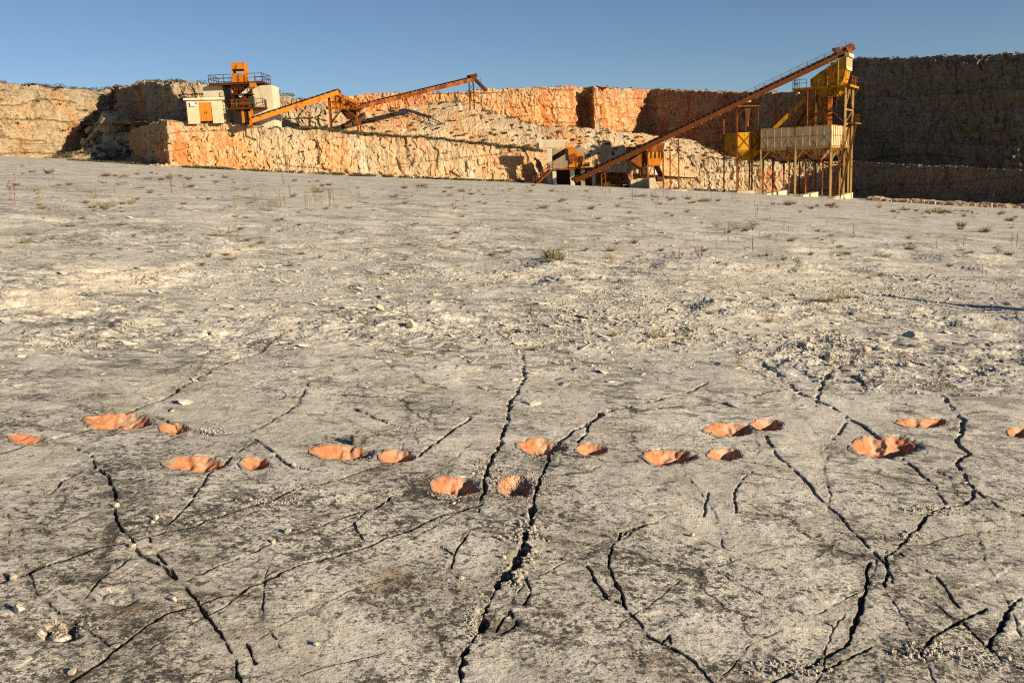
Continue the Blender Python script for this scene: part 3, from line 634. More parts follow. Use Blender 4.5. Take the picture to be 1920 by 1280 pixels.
def ribbon(name, pts, res, mat, cap=30., capslope=.02, prof=1., k=1., capamp=.35, smooth=1.6, side=1, wtop=.8, tilt=0.):
    P = []
    for px, d, yt, yb, sb in pts:
        b = W(px, yb if yb is not None else yt+40, d); t = W(px, yt, d)
        zb = b[2]-1.5 if yb is not None else plane(b[0], b[1])-1.5
        P.append((b[0], b[1], zb, t[2], sb))
    P = np.array(P); L = np.concatenate([[0], np.cumsum(np.hypot(np.diff(P[:, 0]), np.diff(P[:, 1])))])
    n = int(L[-1]/res)+1; s = np.linspace(0, L[-1], n)
    C = [np.interp(s, L, P[:, i]) for i in range(5)]
    kw = max(3, int(smooth/res)) | 1; ker = np.hanning(kw+2)[1:-1]; ker /= ker.sum()
    sm = lambda v: np.convolve(np.pad(v, kw//2, mode='edge'), ker, 'valid')
    X, Y, SB = sm(C[0]), sm(C[1]), sm(C[4]); ZB = C[2]; ZT = sm(C[3])
    ZT = ZT+.45*fbm2(s/2.2, s*0+len(name), 4, 81, .6)
    tx, ty = np.gradient(sm(X)), np.gradient(sm(Y)); ll = np.hypot(tx, ty)+1e-9
    nx, ny = -side*-ty/ll, -side*tx/ll       # outward (open side)
    nx, ny = sm(nx), sm(ny)
    nz = int((ZT-ZB).max()/res)+2; T = np.linspace(0, 1, nz)[:, None]
    pr = prof(T) if callable(prof) else T**prof
    x = X-nx*SB*pr; y = Y-ny*SB*pr; z = ZB+(ZT-ZB)*T
    p = np.stack([x.ravel(), y.ravel(), z.ravel()], 1); dsp = rock_disp(p, k).reshape(x.shape)
    face = (x+nx*dsp, y+ny*dsp, z+.25*dsp)
    cr = np.concatenate([np.arange(res, 3, res*1.3), np.geomspace(3.2, max(cap, 3.3), 22)])
    cr = cr[cr <= cap][:, None]
    bx, by = -nx*.7, -ny*.7+.3; bl = np.hypot(bx, by); bx, by = bx/bl, by/bl
    x2 = X-nx*SB+bx*cr; y2 = Y-ny*SB+by*cr
    q = np.stack([x2.ravel(), y2.ravel()], 1)
    fade = np.exp(-cr/1.2); z2 = ZT+cr*capslope+(capamp*fbm2(q[:, 0]/3, q[:, 1]/3, 4, 83)+capamp*.6*fbm2(q[:, 0]/.8, q[:, 1]/.8, 3, 84)).reshape(x2.shape)*(1-np.exp(-cr/.8))
    z2 = z2+tilt*(-n_[0]/n_[2]*(x2-X)-n_[1]/n_[2]*(y2-Y))
    x2 = x2+nx*dsp[-1]*fade; y2 = y2+ny*dsp[-1]*fade; z2 = z2+.25*dsp[-1]*fade
    V = np.stack([np.vstack([face[i], (x2, y2, z2)[i]]).ravel() for i in range(3)], 1)
    wt = np.vstack([np.broadcast_to(wtop*sstep(.70, 1., T+.12*perlin3(p/2., 85).reshape(x.shape)), x.shape), np.full(x2.shape, .9)])
    me = mesh_np(name, V, grid_q(nz+len(cr), n), mat, False, dict(wth=wt.ravel()))
    o = link(name, me); tag(o, kind='structure')
    return dict(face=np.stack(face, 2), cap=np.stack([x2, y2, z2], 2), n=n)
# lowest bench, from the shaded left end to the shaded right wall
LOW = ribbon('quarry_cliff', [(222,150,256,None,.5),(250,130,243,None,.5),(285,121,228,None,.5),(314,116.5,226,None,.7),(350,118.5,228,None,1.2),(420,120,230,None,1.4),(500,121.5,236,None,1.6),(600,123.5,243,None,1.8),(680,125,251,None,1.8),
   (760,127,258,None,1.6),(850,129,265,None,1.5),(940,131,274,None,1.5),(1005,132.5,281,None,1.2),(1026,139,284,None,.8),(1045,148,289,None,.8),(1120,150,291,None,1.),(1160,148,290,None,1.2),(1180,143,289,None,1.2),(1198,146,288,None,1.2),
   (1270,148,292,None,1.2),(1340,148.5,297,None,1.1),(1400,149,301,None,1.),(1500,149,303,None,1.),(1578,147,303,None,.9)],
   .115, M['c_low'], k=.50, cap=95, capslope=.0, wtop=.55, tilt=1., capamp=.2)
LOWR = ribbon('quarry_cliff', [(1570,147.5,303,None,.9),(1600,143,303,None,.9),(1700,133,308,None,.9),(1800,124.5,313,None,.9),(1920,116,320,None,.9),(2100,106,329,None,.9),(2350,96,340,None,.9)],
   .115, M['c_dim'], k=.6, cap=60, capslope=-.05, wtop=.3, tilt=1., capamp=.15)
# second level: left promontory, orange face behind the plant, rubble hill in the middle
def hillp(T): return np.where(T < .5, T*.45, .225+(T-.5)*1.55)
MID = ribbon('quarry_cliff', [(195,178,166,None,.6),(225,162,164,None,.6),(240,158,158,None,.6),(262,149,152,None,.6),(296,138,154,None,.6),(321,130,153,None,.8),(345,130,153,255,1.5),(385,130.5,157,260,1.5),(440,132,162,260,1.5),(510,133,169,268,1.5),(560,134,183,270,1.6),(620,135,195,272,2.2)],
   .125, M['c_left'], k=.8, cap=12, capslope=-.02, wtop=.4, tilt=1.6)
HILL = ribbon('rubble_hill', [(560,136,186,270,3),(610,137,200,270,3.5),(650,137.5,206,272,4.5),(690,137.5,205,275,6),(730,137.5,199,278,7.5),(790,138,191,282,9),(850,138.5,185,288,10),(890,139,183,292,10),(915,139,192,294,9.5),(940,139.5,203,296,8.5),(975,140,215,298,7),
   (1040,141,236,302,4.5),(1100,142,237,302,3.5),(1150,143,241,304,3.),(1190,144,247,306,3),(1260,147,252,312,4),(1310,149,257,314,5),(1345,150,266,316,5),(1390,153,285,318,5),(1440,158,298,320,5)],
   .125, M['c_mid'], k=.30, cap=75, capslope=-.01, prof=hillp, wtop=.35, capamp=.3)
# back wall and the high shaded wall on the right
BACK = ribbon('quarry_cliff', [(480,180,186,250,1),(600,186,184,250,1),(660,190,181,250,1),(705,193,175,250,1),(767,196,173,250,1),(880,200,172,250,1),(910,201,167,252,1),(1000,205,164,270,1),(1061,210,162,275,1),(1085,215,163,275,1),(1100,221,163,275,1),(1115,213,163,275,1),(1140,216,164,280,1),(1190,230,166,290,1),(1222,238,167,300,1),
   (1262,232,169,310,1),(1340,219,172,312,1),(1450,206,173,312,1),(1505,200,174,312,1),(1526,192,164,312,1),(1545,180,150,312,1)],
   .17, M['c_back'], k=.75, cap=4, capslope=-.02, wtop=.35)
HIGH = ribbon('quarry_cliff', [(1540,190,126,318,1),(1552,184,119,318,1),(1574,175,112,318,1),(1597,166,111,320,1),(1640,160.5,109,322,1),(1700,155.5,107,325,1),(1750,152,104,328,1),(1800,149,104,331,1),(1860,145.5,100,335,1),(1920,142,96,338,1),(2100,135,80,350,1),(2400,125,60,365,1)],  # unseen left end raised to throw shade on the back wall
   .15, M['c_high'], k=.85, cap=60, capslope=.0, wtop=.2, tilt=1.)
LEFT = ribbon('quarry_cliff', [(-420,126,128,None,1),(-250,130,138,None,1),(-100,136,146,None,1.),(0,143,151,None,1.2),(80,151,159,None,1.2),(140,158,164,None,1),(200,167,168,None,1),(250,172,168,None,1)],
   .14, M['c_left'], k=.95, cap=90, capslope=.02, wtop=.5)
# low bank along the foot of the right wall
BANK = ribbon('earth_bank', [(1618,116,371,None,.6),(1700,113,376,None,.6),(1800,110,380.5,None,.6),(1920,107,385.5,None,.6),(2100,100,394,None,.6),(2300,93,404,None,.6)], .1, M['rub'], cap=5, capslope=-.02, k=.22, wtop=.2, capamp=.15)
# rubble mound in the shaded left corner
def mound():
    n, m = 150, 110; a, b = np.meshgrid(np.linspace(0, 1, n), np.linspace(0, 1, m)); a = a.ravel(); b = b.ravel()
    px = 60+a*270; d = 129+b*34
    g = np.array([W(q, 280, e) for q, e in zip(px, d)]); x, y = g[:, 0], g[:, 1]
    hgt = 7.4*np.exp(-((px-212)/46)**2-((d-153)/9)**2)+4.6*np.exp(-((px-272)/34)**2-((d-146)/9)**2)+1.3*np.exp(-((px-190)/80)**2-((d-141)/8)**2)
    e = np.minimum(np.minimum(a, 1-a), np.minimum(b, 1-b)); hgt = hgt*sstep(0, .12, e)-.8*(1-sstep(0, .1, e))
    p = np.stack([x, y, hgt], 1); f1, f2, c, off, rv = voro3(p/1.3, 91)
    hgt = hgt+np.minimum(1, hgt/2).clip(0)*(.9*fbm2(x/3, y/3, 4, 92)+(c-.5)*.7+.35*(off*rv).sum(1))
    me = mesh_np('rubble_mound', np.stack([x, y, plane(x, y)+hgt], 1), grid_q(m, n), M['rub'], False)
    o = link('rubble_mound', me); tag(o, kind='structure'); return np.stack([x, y, plane(x, y)+hgt], 1).reshape(m, n, 3)
MOUND = mound()
for k, (px, py, d, s) in enumerate([(208,238,150,2.0),(186,251,149,1.4),(172,262,147,1.1),(197,262,145,1.0),(232,240,150,1.1),(168,243,152,.9),(222,226,152,1.0),(188,298,134,1.1),(158,268,146,.8),(238,234,151,.8)]):
    v = stone_v(I3, 500+k, .6, 9)*s; c = W(px, py, d)
    me = mesh_np('boulder', v, I3[1], M['rub'], False); o = link('boulder', me, org=c); o.rotation_euler = (random.random(), random.random(), random.random()*6)
    tag(o, ['largest flat-faced boulder in the middle of the shaded left rubble mound', 'second boulder below the largest on the left rubble mound', 'left boulder low on the rubble mound', 'squat boulder under the largest one on the rubble mound',
            'boulder on the right shoulder of the rubble mound', 'small boulder high on the left flank of the rubble mound', 'boulder at the crest of the rubble mound', 'pale boulder at the foot of the rubble mound', 'small boulder at the left toe of the rubble mound', 'small boulder beside the crest of the rubble mound'][k], 'boulder', 'boulders on the rubble mound')
# loose rubble on the hill and along the benches
def pick(A, n, r0, r1, c0=0., c1=1.):
    a = RNG.integers(int(A.shape[0]*r0), max(int(A.shape[0]*r1), int(A.shape[0]*r0)+1), n); b = RNG.integers(int(A.shape[1]*c0), max(1, int(A.shape[1]*c1)), n)
    return A[a, b]
it = [(p[0], p[1], p[2]+.05, random.choice([.06, .08, .10, .13, .17, .24])*random.uniform(.7, 1.2)) for p in np.concatenate([pick(HILL['face'], 260, .5, 1.), pick(HILL['cap'], 60, 0, .5), pick(LOW['cap'], 160, 0, .6), pick(BACK['cap'], 150, 0, .9, .3, .98), pick(HIGH['cap'], 120, 0, .4), pick(MID['cap'], 300, 0, .6), pick(LEFT['cap'], 120, 0, .6)])]
fl = pick(LOW['face'], 900, 0, .22)
for p in fl:
    x, y = p[0]+random.gauss(0, .5), p[1]-abs(random.gauss(0, .9)); it.append((x, y, plane(x, y)+.05, random.choice([.1, .15, .2, .3, .45])))
merged('rubble', it, M['rub'], 10, I1, label='broken limestone lying on the rubble hill and along the cliff feet')
# ------------------------------------------------------------------ scrub on benches and cliff tops (uncountable)
def leaf_cloud(items, mat, name, label, kind='stuff', lsz=.11):
    V = []; n_ = 0; rg = np.random.default_rng(5)
    for x, y, z, s, nl in items:
        k = int(nl); u = rg.normal(size=(k, 3)); u /= np.linalg.norm(u, axis=1)[:, None]
        c = u*(rg.random(k)**.45)[:, None]*s*np.array([1, 1, .62]); c[:, 2] = np.abs(c[:, 2])
        a = rg.normal(size=(k, 3)); a /= np.linalg.norm(a, axis=1)[:, None]; b = np.cross(a, rg.normal(size=(k, 3))); b /= np.linalg.norm(b, axis=1)[:, None]
        L = lsz*(.6+.9*rg.random(k))[:, None]; c = c+np.array([x, y, z])
        V.append(np.stack([c-a*L, c+b*L*.45, c+a*L, c-b*L*.45], 1).reshape(-1, 3))
    V = np.concatenate(V); Q = np.arange(len(V)).reshape(-1, 4)
    me = mesh_np(name, V, Q, mat, False); return me
its = []
for A, n, r0, r1, c0, c1, s in [(LOW['cap'], 330, .02, .22, .36, .62, .6), (LOW['cap'], 80, .02, .3, .62, .98, .5), (LOW['cap'], 40, .0, .2, .25, .45, .35), (MID['cap'], 90, 0, .45, .12, .98, .8), (HILL['face'], 230, .4, 1, 0, 1, .42), (HILL['face'], 22, .05, .45, 0, 1, .45), (HILL['cap'], 90, 0, .5, 0, 1, .6),
      (BACK['cap'], 110, 0, .9, .02, .99, .5), (HIGH['cap'], 50, 0, .35, .02, .99, .5), (LEFT['cap'], 90, .02, .7, 0, 1, .9), (LEFT['face'], 50, .45, .98, 0, 1, .5), (HIGH['face'], 30, .9, 1, 0, 1, .6), (LOW['face'], 60, .2, .95, .12, .75, .26), (MID['face'], 14, .3, .9, .3, 1, .35)]:
    for p in pick(A, n, r0, r1, c0, c1): its.append((p[0], p[1], p[2], s*random.uniform(.5, 1.4), 55*s/.5))
for p in pick(MOUND, 150, .05, .75, .15, .95): its.append((p[0], p[1], p[2], random.uniform(.3, .9), 60))
for px0, px1, n in [(344, 440, 60), (560, 700, 30), (850, 1010, 60), (1120, 1200, 40), (1290, 1380, 20), (130, 260, 60), (440, 560, 12), (700, 850, 25)]:
    for i in range(n):
        px = random.uniform(px0, px1); d = float(np.interp(px, [0, 314, 850, 1270, 1920], [138, 116, 127, 146, 113]))-abs(random.gauss(0, .8))
        p = W(px, 300, d); its.append((p[0], p[1], plane(p[0], p[1])-.05, random.uniform(.25, .6), 45))
me = leaf_cloud(its, M['scrub'], 'scrub', '')
o = link('scrub', me); tag(o, 'dark dry scrub along cliff tops, benches and cliff feet', kind='stuff')
# ------------------------------------------------------------------ plant: shared pieces
AXD = (np.array([1., 0, 0]), np.array([0, 1., 0]), UP)
def frame_at(px, py, d, yaw=None):            # local frame: right, away, up
    o = W(px, py, d); r = nrm(np.array([o[1], -o[0], 0])) if yaw is None else np.array([math.cos(yaw), math.sin(yaw), 0])
    return o, r, np.array([-r[1], r[0], 0])
def vtop(p, py):                              # height of the pixel row py above the point p
    lo, hi = p[2]-5, p[2]+40
    for i in range(40):
        m = (lo+hi)/2; v = M_.T @ (np.array([p[0], p[1], m])-np.array([0, 0, CZ])); y = CY-FPX*v[1]/-v[2]
        if y > py: lo = m
        else: hi = m
    return (lo+hi)/2
def Vt(px, py, d, py2): p = W(px, py, d); return p, np.array([p[0], p[1], vtop(p, py2)])
def leg(par, p, q, w_, mat, plate=True):
    m = MB().bar(p, q, w_); a, b = (p, q) if p[2] < q[2] else (q, p)
    if plate: m.box(np.asarray(a)+UP*.04, AXD, (w_, w_, .04))
    return m.build('leg', M[mat], par)
def conveyor(label, A, B, mats, width=.9, deep=.45, nid=24, chan=.5, cross=0, walk=False, group='belt conveyors of the old plant', drum=True, name='belt_conveyor'):
    A = np.asarray(A, float); B = np.asarray(B, float); t = nrm(B-A); s = nrm(np.cross(t, UP)); u = np.cross(s, t); L = np.linalg.norm(B-A)
    c = thing(name, label, 'conveyor', A, group)
    for sg in (-1, 1):
        m = MB(); e = s*sg*width/2
        m.bar(A+e, B+e, .07, .16, u); m.bar(A+e-u*deep, B+e-u*deep, .07, .10, u)
        n = max(4, round(L/1.5))
        if chan > .4: m.bar(A+e-u*deep*.5, B+e-u*deep*.5, .05, deep*.9, u)
        else:
            for i in range(n+1): m.bar(A+e+t*L*i/n, A+e+t*L*i/n-u*deep, .05)
            for i in range(n): m.bar(A+e+t*L*i/n-u*deep*(i % 2), A+e+t*L*(i+1)/n-u*deep*((i+1) % 2), .045)
        m.build('side_frame', M[mats[0]], c)
    if cross:
        m = MB()
        for i in range(cross):
            q = A+t*L*(i+.5)/cross-u*(deep+.03); m.bar(q-s*width*.78, q+s*width*.62, .22, .06)
        m.build('cross_bracing', M[mats[2]], c)
    m = MB(); w2 = width*.40
    for sg in (-1, 0, 1):                      # troughed carrying run
        a0 = s*(sg*w2*.66)+u*(.15 if sg == 0 else .19); m.bar(A+a0, B+a0, w2*.7, .03, u+s*(-.35*sg))
    m.bar(A-u*.22, B-u*.22, width*.7, .025, u); m.build('belt', M['belt'], c)
    for i in range(nid):
        q = A+t*L*(i+.5)/nid; m = MB()
        m.tube(q-s*width*.30+u*.09, q+s*width*.30+u*.09, .05, 6)
        for sg in (-1, 1):
            m.tube(q+s*sg*width*.30+u*.09, q+s*sg*width*.52+u*.28, .045, 6); m.bar(q+s*sg*width*.52, q+s*sg*width*.54+u*.30, .06)
        m.build('idler', M[mats[1]], c)
    if drum:
        for q in (A, B): MB().tube(q-s*width*.46+u*.02, q+s*width*.46+u*.02, .24, 14).build('drum', M['rust'], c, smooth=False)
    if walk:
        m = railing([A+s*width*.62*walk+u*.05+t*L*.0, B+s*width*.62*walk+u*.05], .62, 1.35, .024); m.build('handrail', M['dark'], c)
    return c, t, s, u, L
def stairs(label, A, B, width, mats, group=None, rails=True, side=None):
    A = np.asarray(A, float); B = np.asarray(B, float); t = B-A; hd = nrm(np.array([t[0], t[1], 0])); s = np.cross(hd, UP)
    c = thing('staircase', label, 'staircase', A, group)
    for sg in (-1, 1): MB().bar(A+s*sg*width/2, B+s*sg*width/2, .06, .22).build('stringer', M[mats[0]], c)
    n = max(3, round(abs(t[2])/.24))
    m = MB()
    for i in range(n): m.box(A+t*(i+.6)/n, (hd, s, UP), (.12, width/2-.03, .02))
    m.build('treads', M[mats[1]], c)
    if rails:
        for sg in (-1, 1): railing([A+s*sg*width/2, B+s*sg*width/2], .95, 1.2, .026).build('handrail', M[mats[0]], c)
    return c
# ------------------------------------------------------------------ left plant
zb = lambda px, py, d: W(px, py, d)
# block hut with orange doors
o, r, a = frame_at(353, 228, 118.9); o = o-UP*.3; wdt, dep = 4.25, 3.6; zt = vtop(o, 188.5); h = zt-o[2]
hut = thing('hut', 'pale rendered hut with flat roof and orange double door on the rock bench', 'hut', o)
m = MB(); x0, x1 = 1.42, 2.92; dz = vtop(o+r*2, 192.5)-o[2]
def lb(m, xa, xb, ya, yb, za, zb_): m.box(o+r*(xa+xb)/2+a*(ya+yb)/2+UP*(za+zb_)/2, (r, a, UP), ((xb-xa)/2, (yb-ya)/2, (zb_-za)/2)); return m
lb(m, 0, x0, 0, .2, 0, h); lb(m, x1, wdt, 0, .2, 0, h); lb(m, x0, x1, 0, .2, dz, h); lb(m, 0, .2, .2, dep, 0, h); lb(m, wdt-.2, wdt, .2, dep, 0, h); lb(m, .2, wdt-.2, dep-.2, dep, 0, h)
m.build('wall', M['block'], hut)
lb(MB(), -.32, wdt+.3, -.3, dep+.2, h+.003, h+.26).build('roof', M['conc'], hut)
for k in range(2):
    xa = x0+.03+k*.73; dr = lb(MB(), xa, xa+.71, .07, .12, .3, dz-.02).build('door', M['orange'], hut)
    m = MB(); lb(m, xa+(.58 if k == 0 else .06), xa+(.65 if k == 0 else .13), .02, .068, 1.15, 1.45); m.build('handle', M['dark'], dr)
lb(MB(), .42, 1.0, -.22, -.003, h-.75, h-.28).build('meter_box', M['white'], hut)
m = MB(); lb(m, 1.05, 1.2, -.18, -.003, h-.42, h-.30); m.build('lamp', M['dark'], hut)
m = MB().tube(o-r*.1+a*.1, o-r*.1+a*.1+UP*(h-.1), .06, 8); m.build('downpipe', M['dark'], hut)
# concrete abutments
ab = thing('concrete_abutment', 'pair of tall weathered concrete piers holding the rusty crusher tower', 'abutment', W(450, 234, 125))
def pier(px0, px1, pyb, pyt, d, dep, name='pier', mat='conc'):
    p, q = W(px0, pyb, d), W(px1, pyb, d); r = nrm(np.array([q[0]-p[0], q[1]-p[1], 0])); a = np.array([-r[1], r[0], 0]); z0 = p[2]-.6; z1 = vtop(p, pyt)
    L = np.linalg.norm((q-p)[:2]); return MB().box(np.array([p[0], p[1], 0])+r*L/2+a*dep/2+UP*(z0+z1)/2, (r, a, UP), (L/2, dep/2, (z1-z0)/2)), r, a
pier(387, 423, 229, 159, 124, 4.)[0].build('pier', M['conc'], ab); pier(478, 515, 235, 161, 124, 4.)[0].build('pier', M['conc'], ab)
m, _, _ = pier(424, 478, 235, 175, 127.4, .5); m.build('back_wall', M['conc'], ab)
# crusher tower between the piers
tw = thing('crusher_tower', 'rusty crusher tower with railed platforms and an orange hopper box on top', 'crusher', W(455, 232, 122.5))
dk0, dk1 = W(391, 153, 123), W(492, 157, 123); rr = nrm(np.array([dk1[0]-dk0[0], dk1[1]-dk0[1], 0])); aa = np.array([-rr[1], rr[0], 0]); Lk = np.linalg.norm((dk1-dk0)[:2]); z = (dk0[2]+dk1[2])/2
P = lambda x, y, zz: np.array([dk0[0], dk0[1], 0])+rr*x+aa*y+UP*zz
m = MB().box(P(Lk/2, 2.2, z), (rr, aa, UP), (Lk/2, 2.2, .05))
for y in (.05, 4.3): m.bar(P(0, y, z-.16), P(Lk, y, z-.16), .1, .2)
for i in range(6): m.bar(P(Lk*i/5, .1, z-.13), P(Lk*i/5, 4.3, z-.13), .08, .14)
m.build('platform', M['rust'], tw)
for e in ([P(2.9, .05, z), P(0, .05, z), P(0, 4.35, z), P(2.8, 4.35, z)], [P(4.9, .05, z), P(Lk, .05, z), P(Lk, 4.35, z), P(4.9, 4.35, z)]): railing(e, 1.05, 1.15, .03).build('railing', M['rust'], tw)
X0 = np.linalg.norm((W(434, 150, 123)-dk0)[:2]); X1 = np.linalg.norm((W(458.5, 150, 123)-dk0)[:2])
zt = vtop(P(X0, .6, z), 119); hb = zt-z
bx = MB()
for x in (X0, X1-.06): bx.box(P(x+.03, 1.3, z+hb/2+.05), (rr, aa, UP), (.03, .9, hb/2))
bx.box(P((X0+X1)/2, 2.17, z+hb*.82), (rr, aa, UP), ((X1-X0)/2-.063, .03, hb*.17)); bx.box(P((X0+X1)/2, 2.17, z+hb*.22), (rr, aa, UP), ((X1-X0)/2-.063, .03, hb*.20))
hbx = bx.build('hopper_box', M['orange'], tw)
m = MB(); m.box(P((X0+X1)/2, .38, z+hb*.83+.05), (rr, aa, UP), ((X1-X0)/2, .025, hb*.165)); m.build('upper_panel', M['orange'], hbx)
m = MB(); m.box(P((X0+X1)/2, .38, z+hb*.23+.05), (rr, aa, UP), ((X1-X0)/2, .025, hb*.225)); m.build('lower_panel', M['orange'], hbx)
def taper(m, x0, x1, y0, y1, za, x2, x3, y2, y3, zc):    # funnel: top rectangle at za, bottom rectangle at zc
    t_ = [P(x0, y0, za), P(x1, y0, za), P(x1, y1, za), P(x0, y1, za)]; b_ = [P(x2, y2, zc), P(x3, y2, zc), P(x3, y3, zc), P(x2, y3, zc)]; return m.hexa(b_, t_)
kx = 1/14.25
PX = lambda px: (px-391)*Lk/101.
taper(MB(), PX(428), PX(471), .4, 3.4, z-.20, PX(437), PX(461), 1, 2.8, z-1.9).build('funnel', M['rust'], tw)
MB().bar(P(PX(446), .25, z-1.75), P(PX(471), .25, z-.5), .5, .35).build('feed_chute', M['white'], tw)
MB().box(P(PX(474), .1, z-.42), (rr, aa, UP), (.4, .3, .28)).build('motor', M['orange'], tw)
# middle platform and body
z2 = vtop(P(PX(450), .4, z), 177.5)
MB().box(P(PX(451), 1.2, z2), (rr, aa, UP), (1.35, 1.5, .06)).build('middle_platform', M['rust'], tw)
railing([P(PX(433), -.25, z2+.06), P(PX(468), -.25, z2+.06)], .95, .8, .028).build('railing', M['rust'], tw)
z3 = vtop(P(PX(450), .4, z), 205)
MB().box(P(PX(462), .9, z3), (rr, aa, UP), (PX(494)/2-PX(430)/2, 1.9, .10)).build('lower_platform', M['rust'], tw)
railing([P(PX(431), .6, z3+.1), P(PX(431), -.95, z3+.1), P(PX(493), -.95, z3+.1), P(PX(493), .9, z3+.1)], 1.0, .85, .03).build('railing', M['orust'], tw)
m = MB(); m.box(P(PX(455), .6, (z2+z3)/2-.35), (rr, aa, UP), (.55, .55, (z2-z3)/2-.45)); m.box(P(PX(455), 0, z3+.55), (rr, aa, UP), (.5, .25, .16)); m.tube(P(PX(452), -.1, z3+1.35), P(PX(459), -.1, z3+1.35), .22, 10); m.build('crusher_body', M['rust'], tw)
MB().box(P(PX(467), .5, (z2+z3)/2-.1), (rr, aa, UP), (.28, .4, .75)).build('motor_housing', M['green'], tw)
for px in (436, 447, 469): leg(tw, P(PX(px), .5, z3+.1), P(PX(px), .5, z-.2), .13, 'rust', False)
gl = W(455, 232, 122.5)[2]-.3
for px, y in ((451.5, -.4), (470.5, -.8), (451.5, 2.2), (474, 2.2)): leg(tw, P(PX(px), y, gl), P(PX(px), y, z3-.1), .26, 'orange' if y < 0 else 'rust')
# first conveyor up to the screen
cA, cB = W(468, 224.5, 119.8), W(631, 171, 126)
conveyor('short orange conveyor rising right from the crusher tower to the screen', cA, cB, ('orange', 'orust', 'rust'), 1.0, .42, 16, .5)
MB_ = MB
m = MB(); o1 = W(470, 230, 119.5); c1 = thing('conveyor_post', 'orange post carrying the foot of the short conveyor', 'post', o1-UP*.4); leg(c1, o1-UP*.4, np.array([o1[0], o1[1], vtop(o1, 209)]), .26, 'orange')
MB().bar(o1+UP*.25-r*.2, o1+UP*.25+r*.9, .12, .2).build('bracket', M['orange'], c1)
# screening tower
s0 = W(619, 240, 126.5); st_ = thing('screening_tower', 'rust orange screening tower on braced legs between the two upper conveyors', 'screen', s0)
rr = nrm(np.array([1, .12, 0])); aa = np.array([-rr[1], rr[0], 0]); k_ = 127/FPX
P = lambda px, py, y: (lambda q: np.array([q[0], q[1], q[2]]))(W(px, py, 126.5+y))
for px, y, yt in ((620, 0, 172), (671, .8, 196), (622, 3.2, 172), (676, 3.6, 196)):
    p = W(px, 238, 126.5+y); leg(st_, np.array([p[0], p[1], p[2]-.8]), np.array([p[0], p[1], vtop(p, yt)]), .20, 'orust')
m = MB(); m.bar(P(619, 203, 0), P(674, 205, .5), .16, .22); m.bar(P(621, 203, 3.2), P(677, 205, 3.6), .16, .22)
for f in (0, .33, .66, 1): m.bar(P(619+55*f, 203+2*f, .5*f), P(621+56*f, 203+2*f, 3.2+.4*f), .12, .14)
m.build('deck_frame', M['orust'], st_)
for q in ((620, 229, 641, 204, 0), (671, 222, 648, 204, .3), (620, 190, 634, 203, 0), (622, 229, 643, 204, 3.2)):
    MB().bar(P(q[0], q[1], q[4]), P(q[2], q[3], q[4]), .13).build('brace', M['orust'], st_)
scr = MB().prism([P(622.5, 173, .4), P(634, 173.5, .4), P(672, 191, .6), P(679, 203, .7), P(645, 203, .5), P(623, 201, .4)], aa*2.8).build('screen_box', M['orange'], st_)
m = MB(); m.tube(P(643, 187, .1), P(643, 187, .42), .28, 14); m.build('flywheel', M['orust'], scr)
m = MB(); m.tube(P(655, 193, .1), P(655, 193, .55), .20, 14); m.build('motor', M['rust'], scr)
m = MB()
for px in (630, 638, 650, 660): m.bar(P(px, 178+(px-630)*.55, .36), P(px+1, 201, .45), .09)
m.bar(P(625, 176, .33), P(669, 196, .5), .1); m.bar(P(625, 190, .33), P(668, 200, .5), .09); m.build('stiffener', M['orust'], scr)
MB().prism([P(634, 204, .6), P(674, 205.5, .8), P(660, 224, 1.0), P(650, 222, 1.0)], aa*2.0).build('hopper', M['rust'], st_)
railing([P(656, 204.5, -.2), P(676, 205.5, .2), P(680, 205, 3)], .9, .8, .028).build('railing', M['orust'], st_)
MB().tube(P(624, 172.5, .4), P(637, 172, 1.2), .25, 10).build('conveyor_head', M['rust'], st_)
conveyor('short dark conveyor slung low under the screening tower', W(645, 236.5, 127), W(680, 217, 130), ('dark', 'rust', 'dark'), .8, .35, 5, .5)
# second conveyor up to the tip
cA2, cB2 = W(671, 199, 129), W(886, 146.5, 138)
c2, t2, s2, u2, L2 = conveyor('long thin orange conveyor rising right above the rubble hill', cA2, cB2, ('orust', 'rust', 'rust'), .9, .42, 26, .5)
MB().box(cB2+u2*.25, (t2, s2, u2), (.55, .55, .25)).build('head_box', M['rust'], c2)
for px, pt in ((742, 187), (709, 196)):
    p = W(px, 199, 129+(px-671)/24); m = MB()
    q = W(px, 187 if px > 720 else 194, 129+(px-671)/24)
    for sg in (-1, 1): m.bar(p+np.array([.2*sg, .4*sg, -.6]), q+np.array([.15*sg, .4*sg, -.3]), .14)
    t_ = thing('conveyor_trestle', 'short orange trestle under the long thin conveyor' if px > 720 else 'stub post near the foot of the long thin conveyor', 'trestle', p-UP*.6, 'conveyor trestles'); m.build('legs', M['orange'], t_)
tr = thing('conveyor_trestle', 'slim lattice trestle under the raised tip of the long thin conveyor', 'trestle', W(884, 182, 138), 'conveyor trestles')
ft = [W(880, 184, 137.6), W(888, 184, 137.8), W(881, 184, 139), W(889, 184, 139.2)]
for p in ft: leg(tr, p-UP*1.6, np.array([p[0], p[1], vtop(p, 150)]), .09, 'dark', False)
m = MB()
for i, j in ((0, 1), (1, 3), (3, 2), (2, 0)):
    for k in range(3):
        za = ft[i][2]+k*.95; m.bar([*ft[i][:2], za], [*ft[j][:2], za+.95], .05)
m.build('lattice', M['dark'], tr)
ch = MB().bar(W(888, 146, 138.2), W(912, 170.5, 138.6), .8, .35); chute = thing('discharge_chute', 'dark steel chute hanging from the tip of the long thin conveyor', 'chute', W(888, 146, 138.2)); ch.build('trough', M['dark'], chute)
m = MB()
for i in range(8): m.bar(W(889+i*3, 145.5+i*3.1, 137.9), W(890+i*3, 148.5+i*3.1, 137.9), .06)
m.build('ribs', M['rust'], chute)
